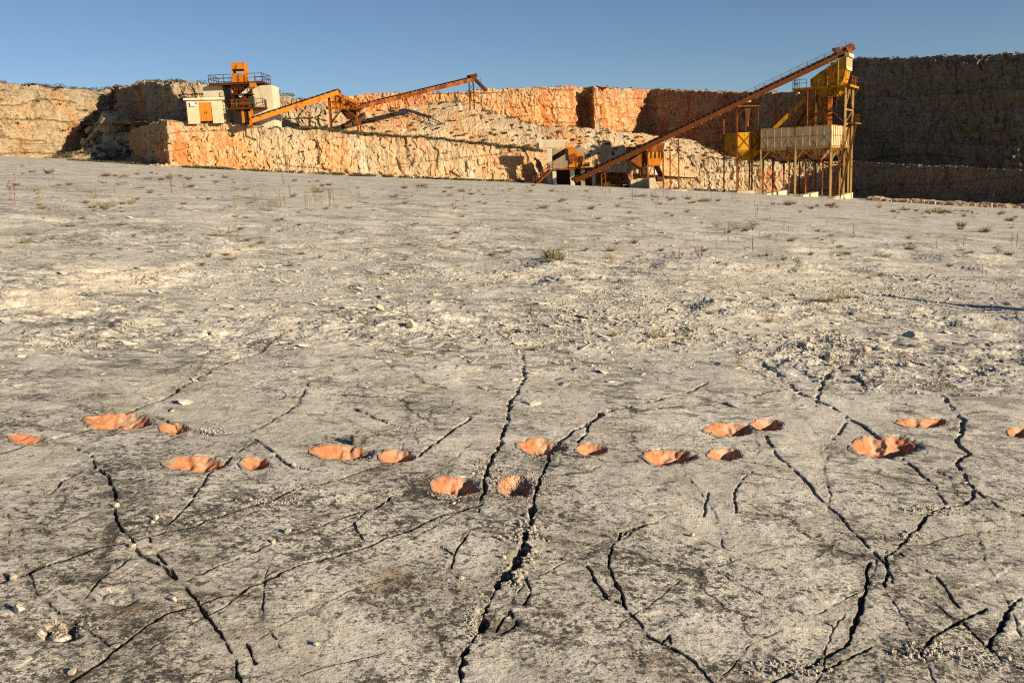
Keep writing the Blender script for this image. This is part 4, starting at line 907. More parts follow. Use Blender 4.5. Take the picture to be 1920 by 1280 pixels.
p = W(903, 180, 138.6); mast = thing('mast', 'thin steel mast with stays right of the dangling chute', 'mast', p-UP*1); leg(mast, p-UP*1.8, np.array([p[0], p[1], vtop(p, 146)]), .06, 'dark', False)
m = MB(); m.bar(p+UP*2.4, W(889, 160, 138.2), .035); m.bar(p+UP*1.5, W(886, 172, 138), .035); m.bar(p+UP*1.8, W(908, 178, 139), .03); m.build('stay', M['dark'], mast)
# ------------------------------------------------------------------ lower crusher in the recess of the bench
po = W(1028, 343, 129); pt = thing('concrete_portal', 'pale concrete beam on a square pillar over the lower crusher', 'portal', po)
m, r, a = pier(1011, 1062, 270, 262, 128.5, 2.2); m.v = [tuple(v) for v in m.v]
b0 = W(1011, 278, 128.5); zt = vtop(b0, 263); zb0 = vtop(b0, 278); e0 = W(1060, 278, 128.5); Lb = np.linalg.norm((e0-b0)[:2]); r = nrm(np.array([e0[0]-b0[0], e0[1]-b0[1], 0])); a = np.array([-r[1], r[0], 0])
bl = lambda m, x0, x1, y0, y1, z0, z1: m.box(np.array([b0[0], b0[1], 0])+r*(x0+x1)/2+a*(y0+y1)/2+UP*(z0+z1)/2, (r, a, UP), ((x1-x0)/2, (y1-y0)/2, (z1-z0)/2))
zg = po[2]-1
bl(MB(), 0, Lb, 0, 1.0, zb0, zt).build('beam', M['conc'], pt)
bl(MB(), 1.03, 1.70, .15, .85, zg, zb0-.003).build('pillar', M['conc'], pt)
bl(MB(), Lb+.05, Lb+2.6, .9, 1.3, zb0-1.8, zb0-.15).build('wing_wall', M['cdark'], pt)
bl(MB(), 1.75, Lb+2.6, 6.2, 6.8, zg, zb0-.2).build('rear_wall', M['cdark'], pt)
cr = thing('jaw_crusher', 'yellow jaw crusher on a railed platform beside the concrete portal', 'crusher', po)
zd = vtop(b0, 318)
PXm = lambda px: (px-1011)*129.5/FPX
bl(MB(), PXm(1033), PXm(1117), -.6, 3.2, zd-.16, zd).build('platform', M['orust'], cr)
railing([np.array([b0[0], b0[1], zd])+r*PXm(x)+a*y for x, y in ((1034, .2), (1034, -.55), (1052, -.55))], 1.0, .7, .03).build('railing', M['orange'], cr)
railing([np.array([b0[0], b0[1], zd])+r*PXm(x)+a*y for x, y in ((1090, -.55), (1116, -.55), (1116, 3.1))], 1.05, .75, .03).build('railing', M['yellow'], cr)
q = lambda px, py, y: (lambda p: np.array([p[0], p[1], p[2]]))(np.array([b0[0], b0[1], vtop(b0, py)])+r*PXm(px)+a*y)
bd = MB().prism([q(1064, 316.5, .1), q(1064, 282, .1), q(1073, 280, .1), q(1084, 290, .1), q(1091, 292, .1), q(1094, 316.5, .1)], a*2.2).build('body', M['orange'], cr)
MB().tube(q(1072, 300, -.25), q(1072, 300, .098), .62, 18).build('flywheel', M['orust'], bd)
m = MB(); m.prism([q(1084, 296, -.15), q(1091, 296, -.15), q(1091, 306, -.15), q(1084, 306, -.15)], a*.24); m.build('jaw_opening', M['dark'], bd)
MB().box(q(1095, 312, .2), (r, a, UP), (.5, .5, .32)).build('motor', M['yellow'], cr)
MB().prism([q(1062, 283, .3), q(1062, 279, .3), q(1072, 277, .3), q(1074, 281, .3)], a*1.8).build('feed_box', M['orange'], cr)
MB().bar(q(1034, 300, 2.4), q(1064, 283, 1.6), 1.2, .5).build('feed_trough', M['dark'], cr)
for px, w_ in ((1037, .5), (1070, .6), (1089, .55), (1109, .4)):
    bl(MB(), PXm(px)-w_/2, PXm(px)+w_/2, -.3, .6, zg, zd-.165).build('pillar', M['conc' if px in (1037, 1070) else 'cdark'], cr)
bl(MB(), PXm(1034), PXm(1112), 2.4, 3.0, zg, zd-.165).build('back_pier', M['dark'], cr)
stairs('rusty staircase down the left side of the lower crusher platform', W(1003, 346, 127), np.array([b0[0], b0[1], zd-.1])+r*PXm(1030)-a*.3, .8, ('orust', 'rust'), 'staircases of the old plant')
# black box on the bench
o = W(1175, 286, 132); MB_k = MB().box(o+UP*.35+np.array([.6, 0, 0]), AXD, (.6, .5, .34)); MB_k.box(o+UP*.72+np.array([.6, 0, 0]), AXD, (.66, .56, .03))
kb = MB_k.build('black_box', M['dark'], org=o); tag(kb, 'black box standing on the bench left of the rusty hopper', 'box')
# rusty hopper station
ho = W(1230, 350, 124.5); hp = thing('feed_hopper', 'rusty ribbed feed hopper on steel legs under the long conveyor', 'hopper', ho)
o0 = W(1214, 352, 124); e0 = W(1247, 352, 124); r = nrm(np.array([e0[0]-o0[0], e0[1]-o0[1]+.6, 0])); a = np.array([-r[1], r[0], 0]); zz = lambda py: vtop(o0, py)
T = lambda px, py, y: np.array([o0[0], o0[1], zz(py)])+r*(px-1214)*124/FPX+a*y
MB().hexa([T(1214, 286, 0), T(1246, 286, 0), T(1246, 286, 3), T(1214, 286, 3)], [T(1210, 270, -.3), T(1248, 270, -.3), T(1248, 270, 3.3), T(1210, 270, 3.3)]).build('upper_bin', M['orust'], hp)
MB().hexa([T(1217, 311, .3), T(1240, 311, .3), T(1240, 311, 2.4), T(1217, 311, 2.4)], [T(1215, 297, .05), T(1245, 297, .05), T(1245, 297, 2.9), T(1215, 297, 2.9)]).build('lower_bin', M['orange'], hp)
MB().hexa([T(1215, 297, .06), T(1245, 297, .06), T(1245, 297, 2.9), T(1215, 297, 2.9)], [T(1214, 286, .0), T(1246, 286, .0), T(1246, 286, 3), T(1214, 286, 3)]).build('ribbed_band', M['yellow'], hp)
for px in (1215, 1223, 1231, 1239, 1245): MB().bar(T(px, 297, -.02), T(px, 285, -.06), .13).build('rib', M['orust'], hp)
for px, y in ((1215, 0), (1246, 0), (1215, 2.9), (1246, 2.9)): leg(hp, T(px, 334 if px < 1230 else 352, y), T(px, 286, y), .18, 'orust')
m = MB(); m.bar(T(1215, 311, 0), T(1246, 311, 0), .12); m.bar(T(1215, 332, 0), T(1224, 312, 0), .1); m.bar(T(1246, 332, 0), T(1238, 312, 0), .1); m.build('bracing', M['orust'], hp)
MB().prism([T(1184, 300, .5), T(1210, 285, .5), T(1216, 300, .5), T(1210, 318, .5)], a*1.6).build('side_chute', M['orust'], hp)
m = MB(); m.bar(T(1206, 334, .2), T(1206, 312, .2), .14); m.bar(T(1200, 330, .2), T(1213, 306, .2), .12); m.tube(T(1207, 322, -.1), T(1207, 322, .5), .3, 10); m.build('drive', M['rust'], hp)
m = MB(); m.bar(T(1236, 312, .6), T(1246, 334, .6), .9, .3); m.tube(T(1234, 337, .2), T(1244, 337, .2), .35, 10); m.build('feeder', M['dark'], hp)
for lab, p0, p1, yt, d, dd in (('grey concrete block under the legs of the rusty feed hopper', 1218, 1229, 334, 123.6, 2.6), ('long pale concrete footing left of the rusty feed hopper', 1183, 1216, 337, 126, 1.5)):
    m, _, _ = pier(p0, p1, 353, yt, d, dd); fo = m.build('concrete_block', M['conc'], org=W(p0, 353, d)); tag(fo, lab, 'concrete block')
# ------------------------------------------------------------------ right plant: bins, tower, conveyor
O = gpt(1556, 372.5); uu = np.array([-.87, .493, 0]); vv = np.array([.493, .87, 0])
Q = lambda u, v, z: np.array([O[0], O[1], 0])+uu*u+vv*v+UP*z
GZ = lambda u, v: float(plane(*Q(u, v, 0)[:2]))
zT, zB = vtop(O, 234), vtop(O, 274); LU, LV = 8.6, 12.4
zF = vtop(O, 300)
bn = thing('storage_bins', 'cream double storage bins on a forest of steel legs at right', 'bins', O)
for k in range(2):
    u0, u1 = (.0, LU*.503-.06) if k == 0 else (LU*.503+.06, LU)
    body = MB().hexa([Q(u0, 0, zB), Q(u0, LV, zB), Q(u1, LV, zB), Q(u1, 0, zB)][::-1], [Q(u0, 0, zT), Q(u0, LV, zT), Q(u1, LV, zT), Q(u1, 0, zT)][::-1]).build('bin', M['cream'], bn)
    m = MB(); n = 5
    for i in range(n+1): uq = u0+(u1-u0)*i/n; m.bar(Q(uq, -.04, zB), Q(uq, -.04, zT), .07)
    for zq in (zB+.04, zB+(zT-zB)*.52, zT-.04): m.bar(Q(u0, -.045, zq), Q(u1, -.045, zq), .08)
    for i in range(n):
        if i % 2: m.bar(Q(u0+(u1-u0)*i/n, -.03, zB+(zT-zB)*.5), Q(u0+(u1-u0)*(i+1)/n, -.03, zB), .05)
        else: m.bar(Q(u0+(u1-u0)*i/n, -.03, zB), Q(u0+(u1-u0)*(i+1)/n, -.03, zB+(zT-zB)*.5), .05)
    if k == 0:
        for i in range(11): m.bar(Q(-.04, LV*i/10, zB), Q(-.04, LV*i/10, zT), .07)
        for zq in (zB+.04, zB+(zT-zB)*.52, zT-.04): m.bar(Q(-.045, 0, zq), Q(-.045, LV, zq), .08)
    m.build('stiffeners', M['rcream'], body)
    for j in range(2):
        v0, v1 = (.1, LV/2-.05) if j == 0 else (LV/2+.05, LV-.1); um, vm = (u0+u1)/2, (v0+v1)/2
        hf = MB().hexa([Q(um-.35, vm-.35, zF), Q(um-.35, vm+.35, zF), Q(um+.35, vm+.35, zF), Q(um+.35, vm-.35, zF)][::-1], [Q(u0+.08, v0, zB-.01), Q(u0+.08, v1, zB-.01), Q(u1-.08, v1, zB-.01), Q(u1-.08, v0, zB-.01)][::-1]).build('funnel', M['rcream'], bn)
        m = MB()
        for f in (.2, .4, .6, .8): m.bar(Q(u0+.08+(u1-u0-.16)*f, v0-.03, zB-.05), Q(um-.35+.7*f, vm-.38, zF+.05), .06)
        m.box(Q(um, vm, zF-.12), (uu, vv, UP), (.42, .42, .11)); m.build('gate', M['rust'], hf)
ft_ = []
for u_ in (0, LU/2, LU):
    for v_ in (0, LV/2, LV):
        leg(bn, Q(u_, v_, GZ(u_, v_)-.1), Q(u_, v_, zB), .24 if v_ == 0 else .2, 'ycream' if (v_ == 0 or u_ == 0) else 'orust')
for u_ in (LU*.25, LU*.75):
    for v_ in (LV/2, LV): leg(bn, Q(u_, v_, GZ(u_, v_)-.1), Q(u_, v_, zF), .16, 'orust')
for a0, a1, b0_, b1 in [((0, 0), (LU/2, 0), 1, 1), ((LU/2, 0), (LU, 0), 1, 1), ((0, 0), (0, LV/2), 1, 1), ((0, LV/2), (0, LV), 1, 1)]:
    A0, A1 = np.array(a0), np.array(a1); m = MB()
    m.bar(Q(*A0, zB-.12), Q(*A1, zB-.12), .2, .24); zk = zB-1.45
    m.bar(Q(*A0, zk), Q(*(A0+(A1-A0)*.27), zB-.2), .13); m.bar(Q(*A1, zk), Q(*(A1+(A0-A1)*.27), zB-.2), .13)
    if a0[0] == a1[0]: m.bar(Q(*A0, zk-.9), Q(*A1, zk-.9), .1); m.bar(Q(*(A0+(A1-A0)*.5), zB-.2), Q(*A0, zk-.9), .09); m.bar(Q(*(A0+(A1-A0)*.5), zB-.2), Q(*A1, zk-.9), .09)
    m.build('bracing', M['ycream'], bn)
# footings: four low concrete strips
for lab, u_, v0, v1 in (('concrete footing strip under the right end legs of the cream bins', 0, -.5, LV+1.2), ('concrete footing strip under the middle legs of the cream bins', LU/2, 1.2, LV+.4), ('concrete footing strip under the left legs of the cream bins', LU, 1.0, LV+.4)):
    z0 = min(GZ(u_, v0), GZ(u_, v1))-.4; z1 = max(GZ(u_, v0), GZ(u_, v1))+.12
    m = MB().box(Q(u_-.05, (v0+v1)/2, (z0+z1)/2), (uu, vv, UP), (.45, (v1-v0)/2, (z1-z0)/2)); fo = m.build('concrete_footing', M['conc'], org=Q(u_, v0, z0)); tag(fo, lab, 'footing', 'concrete footings of the bins')
# yellow bin beyond
YO = W(1381, 362, 122); r = nrm(np.array([1, .22, 0])); a = np.array([-r[1], r[0], 0]); Lr = np.linalg.norm((W(1434, 362, 122)-YO)[:2])
yz = lambda py: vtop(YO, py); YQ = lambda x, y, z: np.array([YO[0], YO[1], 0])+r*x+a*y+UP*z
yb = thing('storage_bin', 'small dark yellow storage bin with crossed braces left of the cream bins', 'bin', YO)
MB().hexa([YQ(0, 0, yz(282)), YQ(Lr, 0, yz(282)), YQ(Lr, 3.6, yz(282)), YQ(0, 3.6, yz(282))], [YQ(0, 0, yz(249)), YQ(Lr, 0, yz(249)), YQ(Lr, 3.6, yz(249)), YQ(0, 3.6, yz(249))]).build('bin', M['yellow'], yb)
MB().hexa([YQ(1.9, 1.3, yz(302)), YQ(2.7, 1.3, yz(302)), YQ(2.7, 2.1, yz(302)), YQ(1.9, 2.1, yz(302))], [YQ(.05, .05, yz(282)-.005), YQ(Lr-.05, .05, yz(282)-.005), YQ(Lr-.05, 3.55, yz(282)-.005), YQ(.05, 3.55, yz(282)-.005)]).build('funnel', M['yellow'], yb)
for x, y, t_ in ((0, -.12, 214), (Lr*.57, -.12, 249), (Lr, -.12, 249), (0, 3.7, 215), (Lr*.55, 3.7, 249), (Lr, 3.7, 249)): leg(yb, YQ(x, y, float(plane(*YQ(x, y, 0)[:2]))-.1), YQ(x, y, yz(t_)), .16, 'orust')
for x0, x1 in ((0, Lr*.57), (Lr*.57, Lr)): MB().bar(YQ(x0, -.08, yz(282)), YQ(x1, -.08, yz(249)), .08).bar(YQ(x0, -.05, yz(249)), YQ(x1, -.05, yz(282)), .08).build('cross_brace', M['orust'], yb)
m = MB(); m.bar(YQ(0, -.1, yz(313)), YQ(Lr, -.1, yz(313)), .1); m.bar(YQ(0, -.1, yz(308)), YQ(.95, -.1, yz(298)), .1); m.bar(YQ(Lr*.57, -.1, yz(308)), YQ(Lr*.57-.95, -.1, yz(298)), .1); m.bar(YQ(Lr*.57, -.1, yz(308)), YQ(Lr*.57+.95, -.1, yz(298)), .1); m.build('bracing', M['orust'], yb)
tf = thing('conveyor_station', 'rusty transfer frame with small platform above the yellow bin', 'platform', YQ(0, 0, yz(249)+.02))
for x, y in ((1.3, .1), (3.05, .1)): leg(tf, YQ(x, y, yz(249)+.01), YQ(x, y, yz(201)), .1, 'dark', False)
m = MB(); m.box(YQ(1.5, .5, yz(200)), (r, a, UP), (1.55, .9, .07)); m.build('platform', M['orust'], tf)
MB().bar(YQ(.1, .1, yz(222)), YQ(1.2, .1, yz(202)), .08).bar(YQ(1.9, .1, yz(222)), YQ(3.0, .1, yz(238)), .07).bar(YQ(-.0, .1, yz(200)), YQ(0, .1, yz(213)), .1).build('brace', M['rust'], tf)
MB().box(YQ(1.55, .4, yz(189)), (r, a, UP), (.42, .4, .2)).box(YQ(1.45, .4, yz(184)), (r, a, UP), (.28, .34, .18)).build('drive_box', M['cream'], tf)
m = MB(); m.hexa([YQ(1.35, .2, yz(226)), YQ(1.85, .2, yz(226)), YQ(1.85, .7, yz(226)), YQ(1.35, .7, yz(226))], [YQ(1.05, 0, yz(201)), YQ(1.95, 0, yz(201)), YQ(1.95, .9, yz(201)), YQ(1.05, .9, yz(201))]); m.build('spout', M['dark'], tf)
m = MB().tube(YQ(1.65, .45, yz(238)), YQ(1.62, .45, yz(227)), .25, 10); m.build('sleeve', M['orust'], tf)
for lab, p0, p1 in (('low pale concrete footing under the yellow bin', 1382, 1414),):
    m, _, _ = pier(p0, p1, 364, 358.5, 121.3, 1.6); fo = m.build('concrete_footing', M['conc'], org=W(p0, 364, 121)); tag(fo, lab, 'footing', 'concrete footings of the bins')
# screening tower
tb = thing('screen_tower', 'tall yellow screening tower standing over the cream bins at right', 'tower', Q(-.4, 6.5, GZ(-.4, 6.5)))
Tq = Q(-.6, 6.5, 0); zP = vtop(Q(-.6, 6.5, GZ(0, 6)), 158.5); zt = lambda py: vtop(Q(-.6, 6.5, GZ(0, 6)), py)
for u_, v_, zz_ in ((-.45, 6.5, None), (-.45, 11.9, None), (4.2, 6.5, zT), (4.2, 11.2, zT)):
    leg(tb, Q(u_, v_, (GZ(u_, v_)-.05) if zz_ is None else zz_+.01), Q(u_, v_, zP-.12), .26, 'ycream' if zz_ is None else 'orust')
m = MB().box(Q(2.6, 9.6, zP-.06), (uu, vv, UP), (3.6, 3.3, .05))
for v_ in (6.4, 12.85): m.bar(Q(-1, v_, zP-.14), Q(6.2, v_, zP-.14), .12, .30)
for u_ in (-.98, 1.4, 3.8, 6.15): m.bar(Q(u_, 6.3, zP-.14), Q(u_, 12.9, zP-.14), .12, .28)
m.build('platform', M['yellow'], tb)
railing([Q(4.4, 6.4, zP), Q(6.15, 6.4, zP), Q(6.15, 9, zP)], 1.05, .9, .03).build('railing', M['rust'], tb)
railing([Q(-.98, 8.0, zP), Q(-.98, 12.85, zP), Q(2, 12.85, zP)], 1.1, 1.2, .03).build('railing', M['orust'], tb)
pts = [(4.05, 157), (4.05, 143), (2.9, 131), (-.35, 101), (-.35, 128), (.0, 152), (.3, 157.5)]
sb = MB().prism([Q(u_, 7.0, zt(py)+.01) for u_, py in pts], vv*3.6).build('screen_box', M['yellow'], tb)
m = MB()
for f in (0, .25, .5, .75, 1): m.bar(Q(-.42, 7.0+3.6*f, zt(127)), Q(-.42, 7.0+3.6*f, zt(106)), .14)
m.bar(Q(-.42, 7.0, zt(126)), Q(-.42, 10.6, zt(126)), .16, .5); m.bar(Q(-.44, 6.9, zt(101.5)), Q(-.44, 10.7, zt(101.5)), .5, .42); m.build('end_frame', M['cream'], sb)
m = MB(); m.prism([Q(-.43, 7.05, zt(127)), Q(-.43, 10.5, zt(127)), Q(.2, 10.2, zt(146)), Q(.2, 7.3, zt(146))], uu*.12); m.build('end_chute', M['cream'], sb)
m = MB(); m.tube(Q(1.45, 6.6, zt(131)), Q(1.45, 7.0, zt(131)), .42, 16); m.build('flywheel', M['orust'], sb)
m = MB()
for u_, py in ((3.1, 134), (1.9, 122), (.6, 110)): m.bar(Q(u_, 6.96, zt(157)), Q(u_, 6.96, zt(py)), .09)
m.bar(Q(2.9, 6.95, zt(133)), Q(-.3, 6.95, zt(103)), .1); m.bar(Q(4.0, 6.95, zt(150)), Q(0, 6.95, zt(150)), .09); m.build('stiffeners', M['ycream'], sb)
m = MB(); m.bar(Q(2.4, 6.8, zt(133)), Q(1.7, 6.8, zt(150)), .09); m.build('guard', M['dark'], sb)
MB().hexa([Q(.9, 7.6, zt(178)), Q(.9, 10, zt(178)), Q(2.3, 10, zt(178)), Q(2.3, 7.6, zt(178))][::-1], [Q(-.1, 7.0, zP-.2), Q(-.1, 10.6, zP-.2), Q(4.9, 10.6, zP-.2), Q(4.9, 7.0, zP-.2)][::-1]).build('collecting_hopper', M['yellow'], tb)
cu = lambda px: np.interp(px, [1483, 1516, 1556, 1583, 1600], [6.2, 4.1, 1.2, -.5, -1.2])
def chute(px0, py0, px1, py1, v0, v1, w_, mat): MB().bar(Q(cu(px0) if px0 > 1483 else 6.2+(1483-px0)*.075, v0, zt(py0)), Q(cu(px1) if px1 > 1483 else 6.2+(1483-px1)*.075, v1, max(zt(py1), zT+.05)), w_, w_*.8).build('chute', M[mat], tb)
chute(1510, 176, 1452, 234, 7.4, 6.4, .62, 'yellow'); chute(1508, 203, 1491, 231, 7.2, 6.8, .40, 'rust'); chute(1549, 178, 1549, 233, 7.6, 7.6, .66, 'orust'); chute(1530, 178, 1546, 222, 7.6, 7.4, .44, 'yellow'); chute(1524, 200, 1519, 226, 7.0, 7.0, .35, 'orust')
for A0, A1 in ((( -.45, 6.5), (-.45, 11.9)),):
    z1, z2_ = zt(205), zt(232); m = MB()
    m.bar(Q(*A0, z1), Q(*A1, z1), .16, .2); m.bar(Q(*A0, z2_), Q(*A1, z2_), .16, .24)
    Am = (np.array(A0)+np.array(A1))/2; m.bar(Q(*A0, z1), Q(*Am, zP-.3), .12); m.bar(Q(*A1, z1), Q(*Am, zP-.3), .12); m.bar(Q(*A0, z1), Q(*Am+np.array([0, .9]), zP-.3), .08)
    m.bar(Q(*A0, z2_), Q(*A1, z1), .09); m.build('bracing', M['ycream'], tb)
m = MB(); m.bar(Q(-.45, 6.5, zt(208)), Q(4.2, 6.5, zt(208)), .12); m.bar(Q(4.2, 6.5, zt(205)), Q(2.9, 6.5, zP-.25), .13); m.bar(Q(-.45, 6.5, zt(200)), Q(.9, 6.5, zP-.25), .13); m.bar(Q(4.2, 11.2, zt(208)), Q(-.45, 11.9, zP-.3), .1); m.bar(Q(4.2, 6.5, zt(228)), Q(2.6, 6.5, zt(206)), .11); m.build('bracing', M['orust'], tb)
m = MB()
for (ua, va, pa), (ub, vb, pb), w_ in [((-.45, 6.5, 232), (4.2, 6.5, 208), .09), ((4.2, 6.5, 232), (4.2, 11.2, 205), .09), ((4.2, 11.2, 232), (4.2, 6.5, 205), .09), ((-.45, 11.9, 205), (4.2, 11.2, 232), .09), ((2.6, 6.5, 206), (1.6, 6.5, 166), .08),
        ((2.6, 6.5, 206), (3.4, 6.5, 166), .08), ((-.45, 8.2, 205), (2.3, 8.6, 170), .08), ((-.45, 6.5, 182), (4.2, 6.5, 182), .07), ((4.2, 6.5, 190), (4.2, 11.2, 190), .08), ((5.6, 6.45, 162), (4.2, 6.5, 178), .1), ((-.95, 12.8, 162), (-.45, 11.9, 180), .09)]:
    m.bar(Q(ua, va, max(zt(pa), zT+.05)), Q(ub, vb, zt(pb)), w_)
m.build('cross_bracing', M['rust'], tb)
m = MB(); m.tube(Q(3.3, 6.35, zT+.05), Q(3.3, 6.35, zt(162)), .05, 6); m.tube(Q(.6, 6.3, zt(205)), Q(.6, 6.3, zt(150)), .04, 6); m.build('pipe', M['dark'], tb)
MB().bar(Q(4.9, 12.8, zP-.2), Q(.5, 12.6, zt(232)), .7, .12).build('upper_stairs', M['rust'], tb)
MB().box(Q(-.95, 10.6, zt(231)), (uu, vv, UP), (.5, 2.4, .05)).build('landing', M['ycream'], tb)
railing([Q(-1.42, 8.4, zt(231)), Q(-1.42, 12.9, zt(231)), Q(-.6, 12.9, zt(231))], 1.05, 1.1, .03).build('railing', M['rust'], tb)
sA = Q(-.75, .2, GZ(-.75, .2)); stairs('long rusty staircase climbing the right end of the cream bins', sA, Q(-1.0, 9.6, zt(231)), .85, ('rust', 'orust'), 'staircases of the old plant')
# long conveyor
lA, lB = W(1076, 336, 119), Q(-.3, 8.4, zt(90))
cv, t3, s3, u3, L3 = conveyor('very long rusty conveyor climbing right from the lower crusher to the tower top', lA, lB, ('rust', 'dark', 'orange'), 1.05, .46, 52, .5, 30)  # orange cross bars: sunlit brightness put into their colour
mid = lA+(lB-lA)*.62
railing([mid-s3*-.62+u3*.1, lB-s3*-.62+u3*.1], .75, 1.3, .026).build('handrail', M['dark'], cv)
MB().box(lB+u3*.05+t3*.1, (t3, s3, u3), (.55, .62, .42)).build('head_box', M['orust'], cv)
MB().box(lB-t3*1.6+u3*.45+s3*.4, (t3, s3, u3), (.35, .25, .3)).tube(lB-t3*1.9+u3*.75+s3*.1, lB-t3*1.9+u3*.75+s3*.7, .22, 10).build('drive_motor', M['dark'], cv)
m = MB(); m.bar(lB+u3*.3, lB+u3*1.1, .04); m.bar(lB+u3*1.1, lB-t3*1.2+u3*1.0, .04); m.bar(lB-t3*1.2+u3*.3, lB-t3*1.2+u3*1.0, .04); m.build('guard_rail', M['orust'], cv)
def trestle(px0, px1, pyb, d, label, w_=.12):
    f_ = lambda px, dd: W(px, pyb, d+dd); ft = [f_(px0, 0), f_(px1, 0), f_(px0, 1.3), f_(px1, 1.3)]
    g = thing('conveyor_trestle', label, 'trestle', ft[0], 'conveyor trestles'); tops = []
    for p in ft:
        al = ((p-lA)@np.array([t3[0], t3[1], 0]))/(t3[0]**2+t3[1]**2); zc = lA[2]+t3[2]*al-.80
        p[2] = float(plane(p[0], p[1]))-.05; tops.append(zc); leg(g, p, np.array([p[0], p[1], zc]), w_, 'orust', True)
    m = MB()
    for i, j in ((0, 1), (1, 3), (3, 2), (2, 0)):
        n = max(2, round((tops[i]-ft[i][2])/1.1))
        for k in range(n):
            za = ft[i][2]+(tops[i]-ft[i][2]-.1)*k/n; zb_ = ft[i][2]+(tops[j]-ft[i][2]-.1)*(k+1)/n
            m.bar([*ft[i][:2], za], [*ft[j][:2], zb_], .055) if k % 2 else m.bar([*ft[j][:2], za], [*ft[i][:2], zb_], .055)
        m.bar([*ft[i][:2], tops[i]-.05], [*ft[j][:2], tops[j]-.05], .09)
    m.build('lattice', M['orust'], g)
trestle(1128, 1136, 353, 118.4, 'short lattice trestle near the foot of the long rusty conveyor', .1)
trestle(1257, 1273, 356, 114.5, 'tall lattice trestle beside the rusty feed hopper', .13)
pp_ = W(1265, 360, 113.5); m = MB().box(np.array([pp_[0], pp_[1]+1.2, float(plane(pp_[0], pp_[1]))+.05]), AXD, (1.5, 1.4, .16)); fo = m.build('concrete_footing', M['conc'], org=pp_); tag(fo, 'low pale footing pad under the tall lattice trestle', 'footing', 'concrete footings of the bins')
# ------------------------------------------------------------------ plants on the rock floor
def blade(V, F, p0, dirv, L, w_, bend, seg=3):
    d = nrm(dirv); s = nrm(np.cross(d, UP+np.array([.01, .02, 0]))); n0 = len(V); h = nrm(np.array([d[0], d[1], 0])+1e-6)
    for i in range(seg+1):
        t = i/seg; c = p0+d*L*t+(h*bend*L*t*t)-UP*bend*.5*L*t*t; ww = w_*(1-t)**.7
        V += [c-s*ww, c+s*ww]
    for i in range(seg): F.append((n0+2*i, n0+2*i+1, n0+2*i+3, n0+2*i+2))
def leafq(V, F, c, a, b):
    n0 = len(V); V += [c-a, c+b, c+a, c-b]; F.append((n0, n0+1, n0+2, n0+3))
def rv3(rg): return nrm(rg.normal(size=3))
def mk_tuft(seed, n, spread, L, w_, lean):
    rg = np.random.default_rng(seed); V = []; F = []
    for i in range(n):
        a = rg.uniform(0, 6.283); r = rg.uniform(0, 1)**.7*spread
        blade(V, F, np.array([math.cos(a)*r, math.sin(a)*r, -.03]), np.array([math.cos(a)*lean*rg.uniform(.2, 1.3), math.sin(a)*lean*rg.uniform(.2, 1.3), 1]), L*rg.uniform(.45, 1.05), w_, rg.uniform(0, .5))
    return V, F
def mk_stalk(seed, n, H, heads):
    rg = np.random.default_rng(seed); V = []; F = []
    for i in range(n):
        p = np.array([rg.normal()*.05, rg.normal()*.05, -.03]); d = nrm(np.array([rg.normal()*.10, rg.normal()*.10, 1])); L = H*rg.uniform(.7, 1.05)
        blade(V, F, p, d, L, .011, .04, 4); blade(V, F, p, nrm(d+np.array([.001, .002, 0])), L, .011, .04, 4)
        for k in range(heads):
            q = p+d*L*rg.uniform(.3, 1.0); s = rv3(rg); s[2] = abs(s[2]); blade(V, F, q, s+d, rg.uniform(.05, .14)*H, .008, .1, 2)
            for j in range(3): leafq(V, F, q+s*.03*H*j, rv3(rg)*.018, rv3(rg)*.012)
    return V, F
def mk_sapling(seed, arms, H, splay):
    rg = np.random.default_rng(seed); V = []; F = []
    for i in range(arms):
        a = (0 if i % 2 == 0 else math.pi)+rg.normal()*.5; d = nrm(np.array([math.cos(a)*splay*rg.uniform(.5, 1.2), math.sin(a)*splay*.6, 1])); L = H*rg.uniform(.65, 1.05); p = np.array([rg.normal()*.02, rg.normal()*.02, -.03])
        for t in range(2): blade(V, F, p, d+np.array([t*.01, -t*.01, 0]), L, .013, -.12, 4)
        for k in range(26):
            q = p+d*L*rg.uniform(.25, 1.0); s = rv3(rg); s[2] = abs(s[2])*.8+.2; leafq(V, F, q+s*.05*H, s*.055*H+.0, rv3(rg)*.02*H)
        for k in range(4):
            q = p+d*L*rg.uniform(.4, .8); s = nrm(d+rv3(rg)*.7); blade(V, F, q, s, L*.3, .008, 0, 2)
    return V, F
def mk_bush(seed, H, R_, n):
    rg = np.random.default_rng(seed); V = []; F = []
    for i in range(16):
        a = rg.uniform(0, 6.28); blade(V, F, np.array([0, 0, -.03]), np.array([math.cos(a)*R_*rg.random(), math.sin(a)*R_*rg.random(), H*.8]), H*.85, .010, .1, 3)
    for k in range(n):
        u = rv3(rg)*np.array([R_, R_, H*.5])*rg.random()**.4+np.array([0, 0, H*.5]); leafq(V, F, u, rv3(rg)*.045*H, rv3(rg)*.022*H)
    return V, F
def pmesh(name, VF, mat):
    me = bpy.data.meshes.new(name); me.from_pydata([tuple(v) for v in VF[0]], [], VF[1]); me.materials.append(M[mat]); me.update(); return me
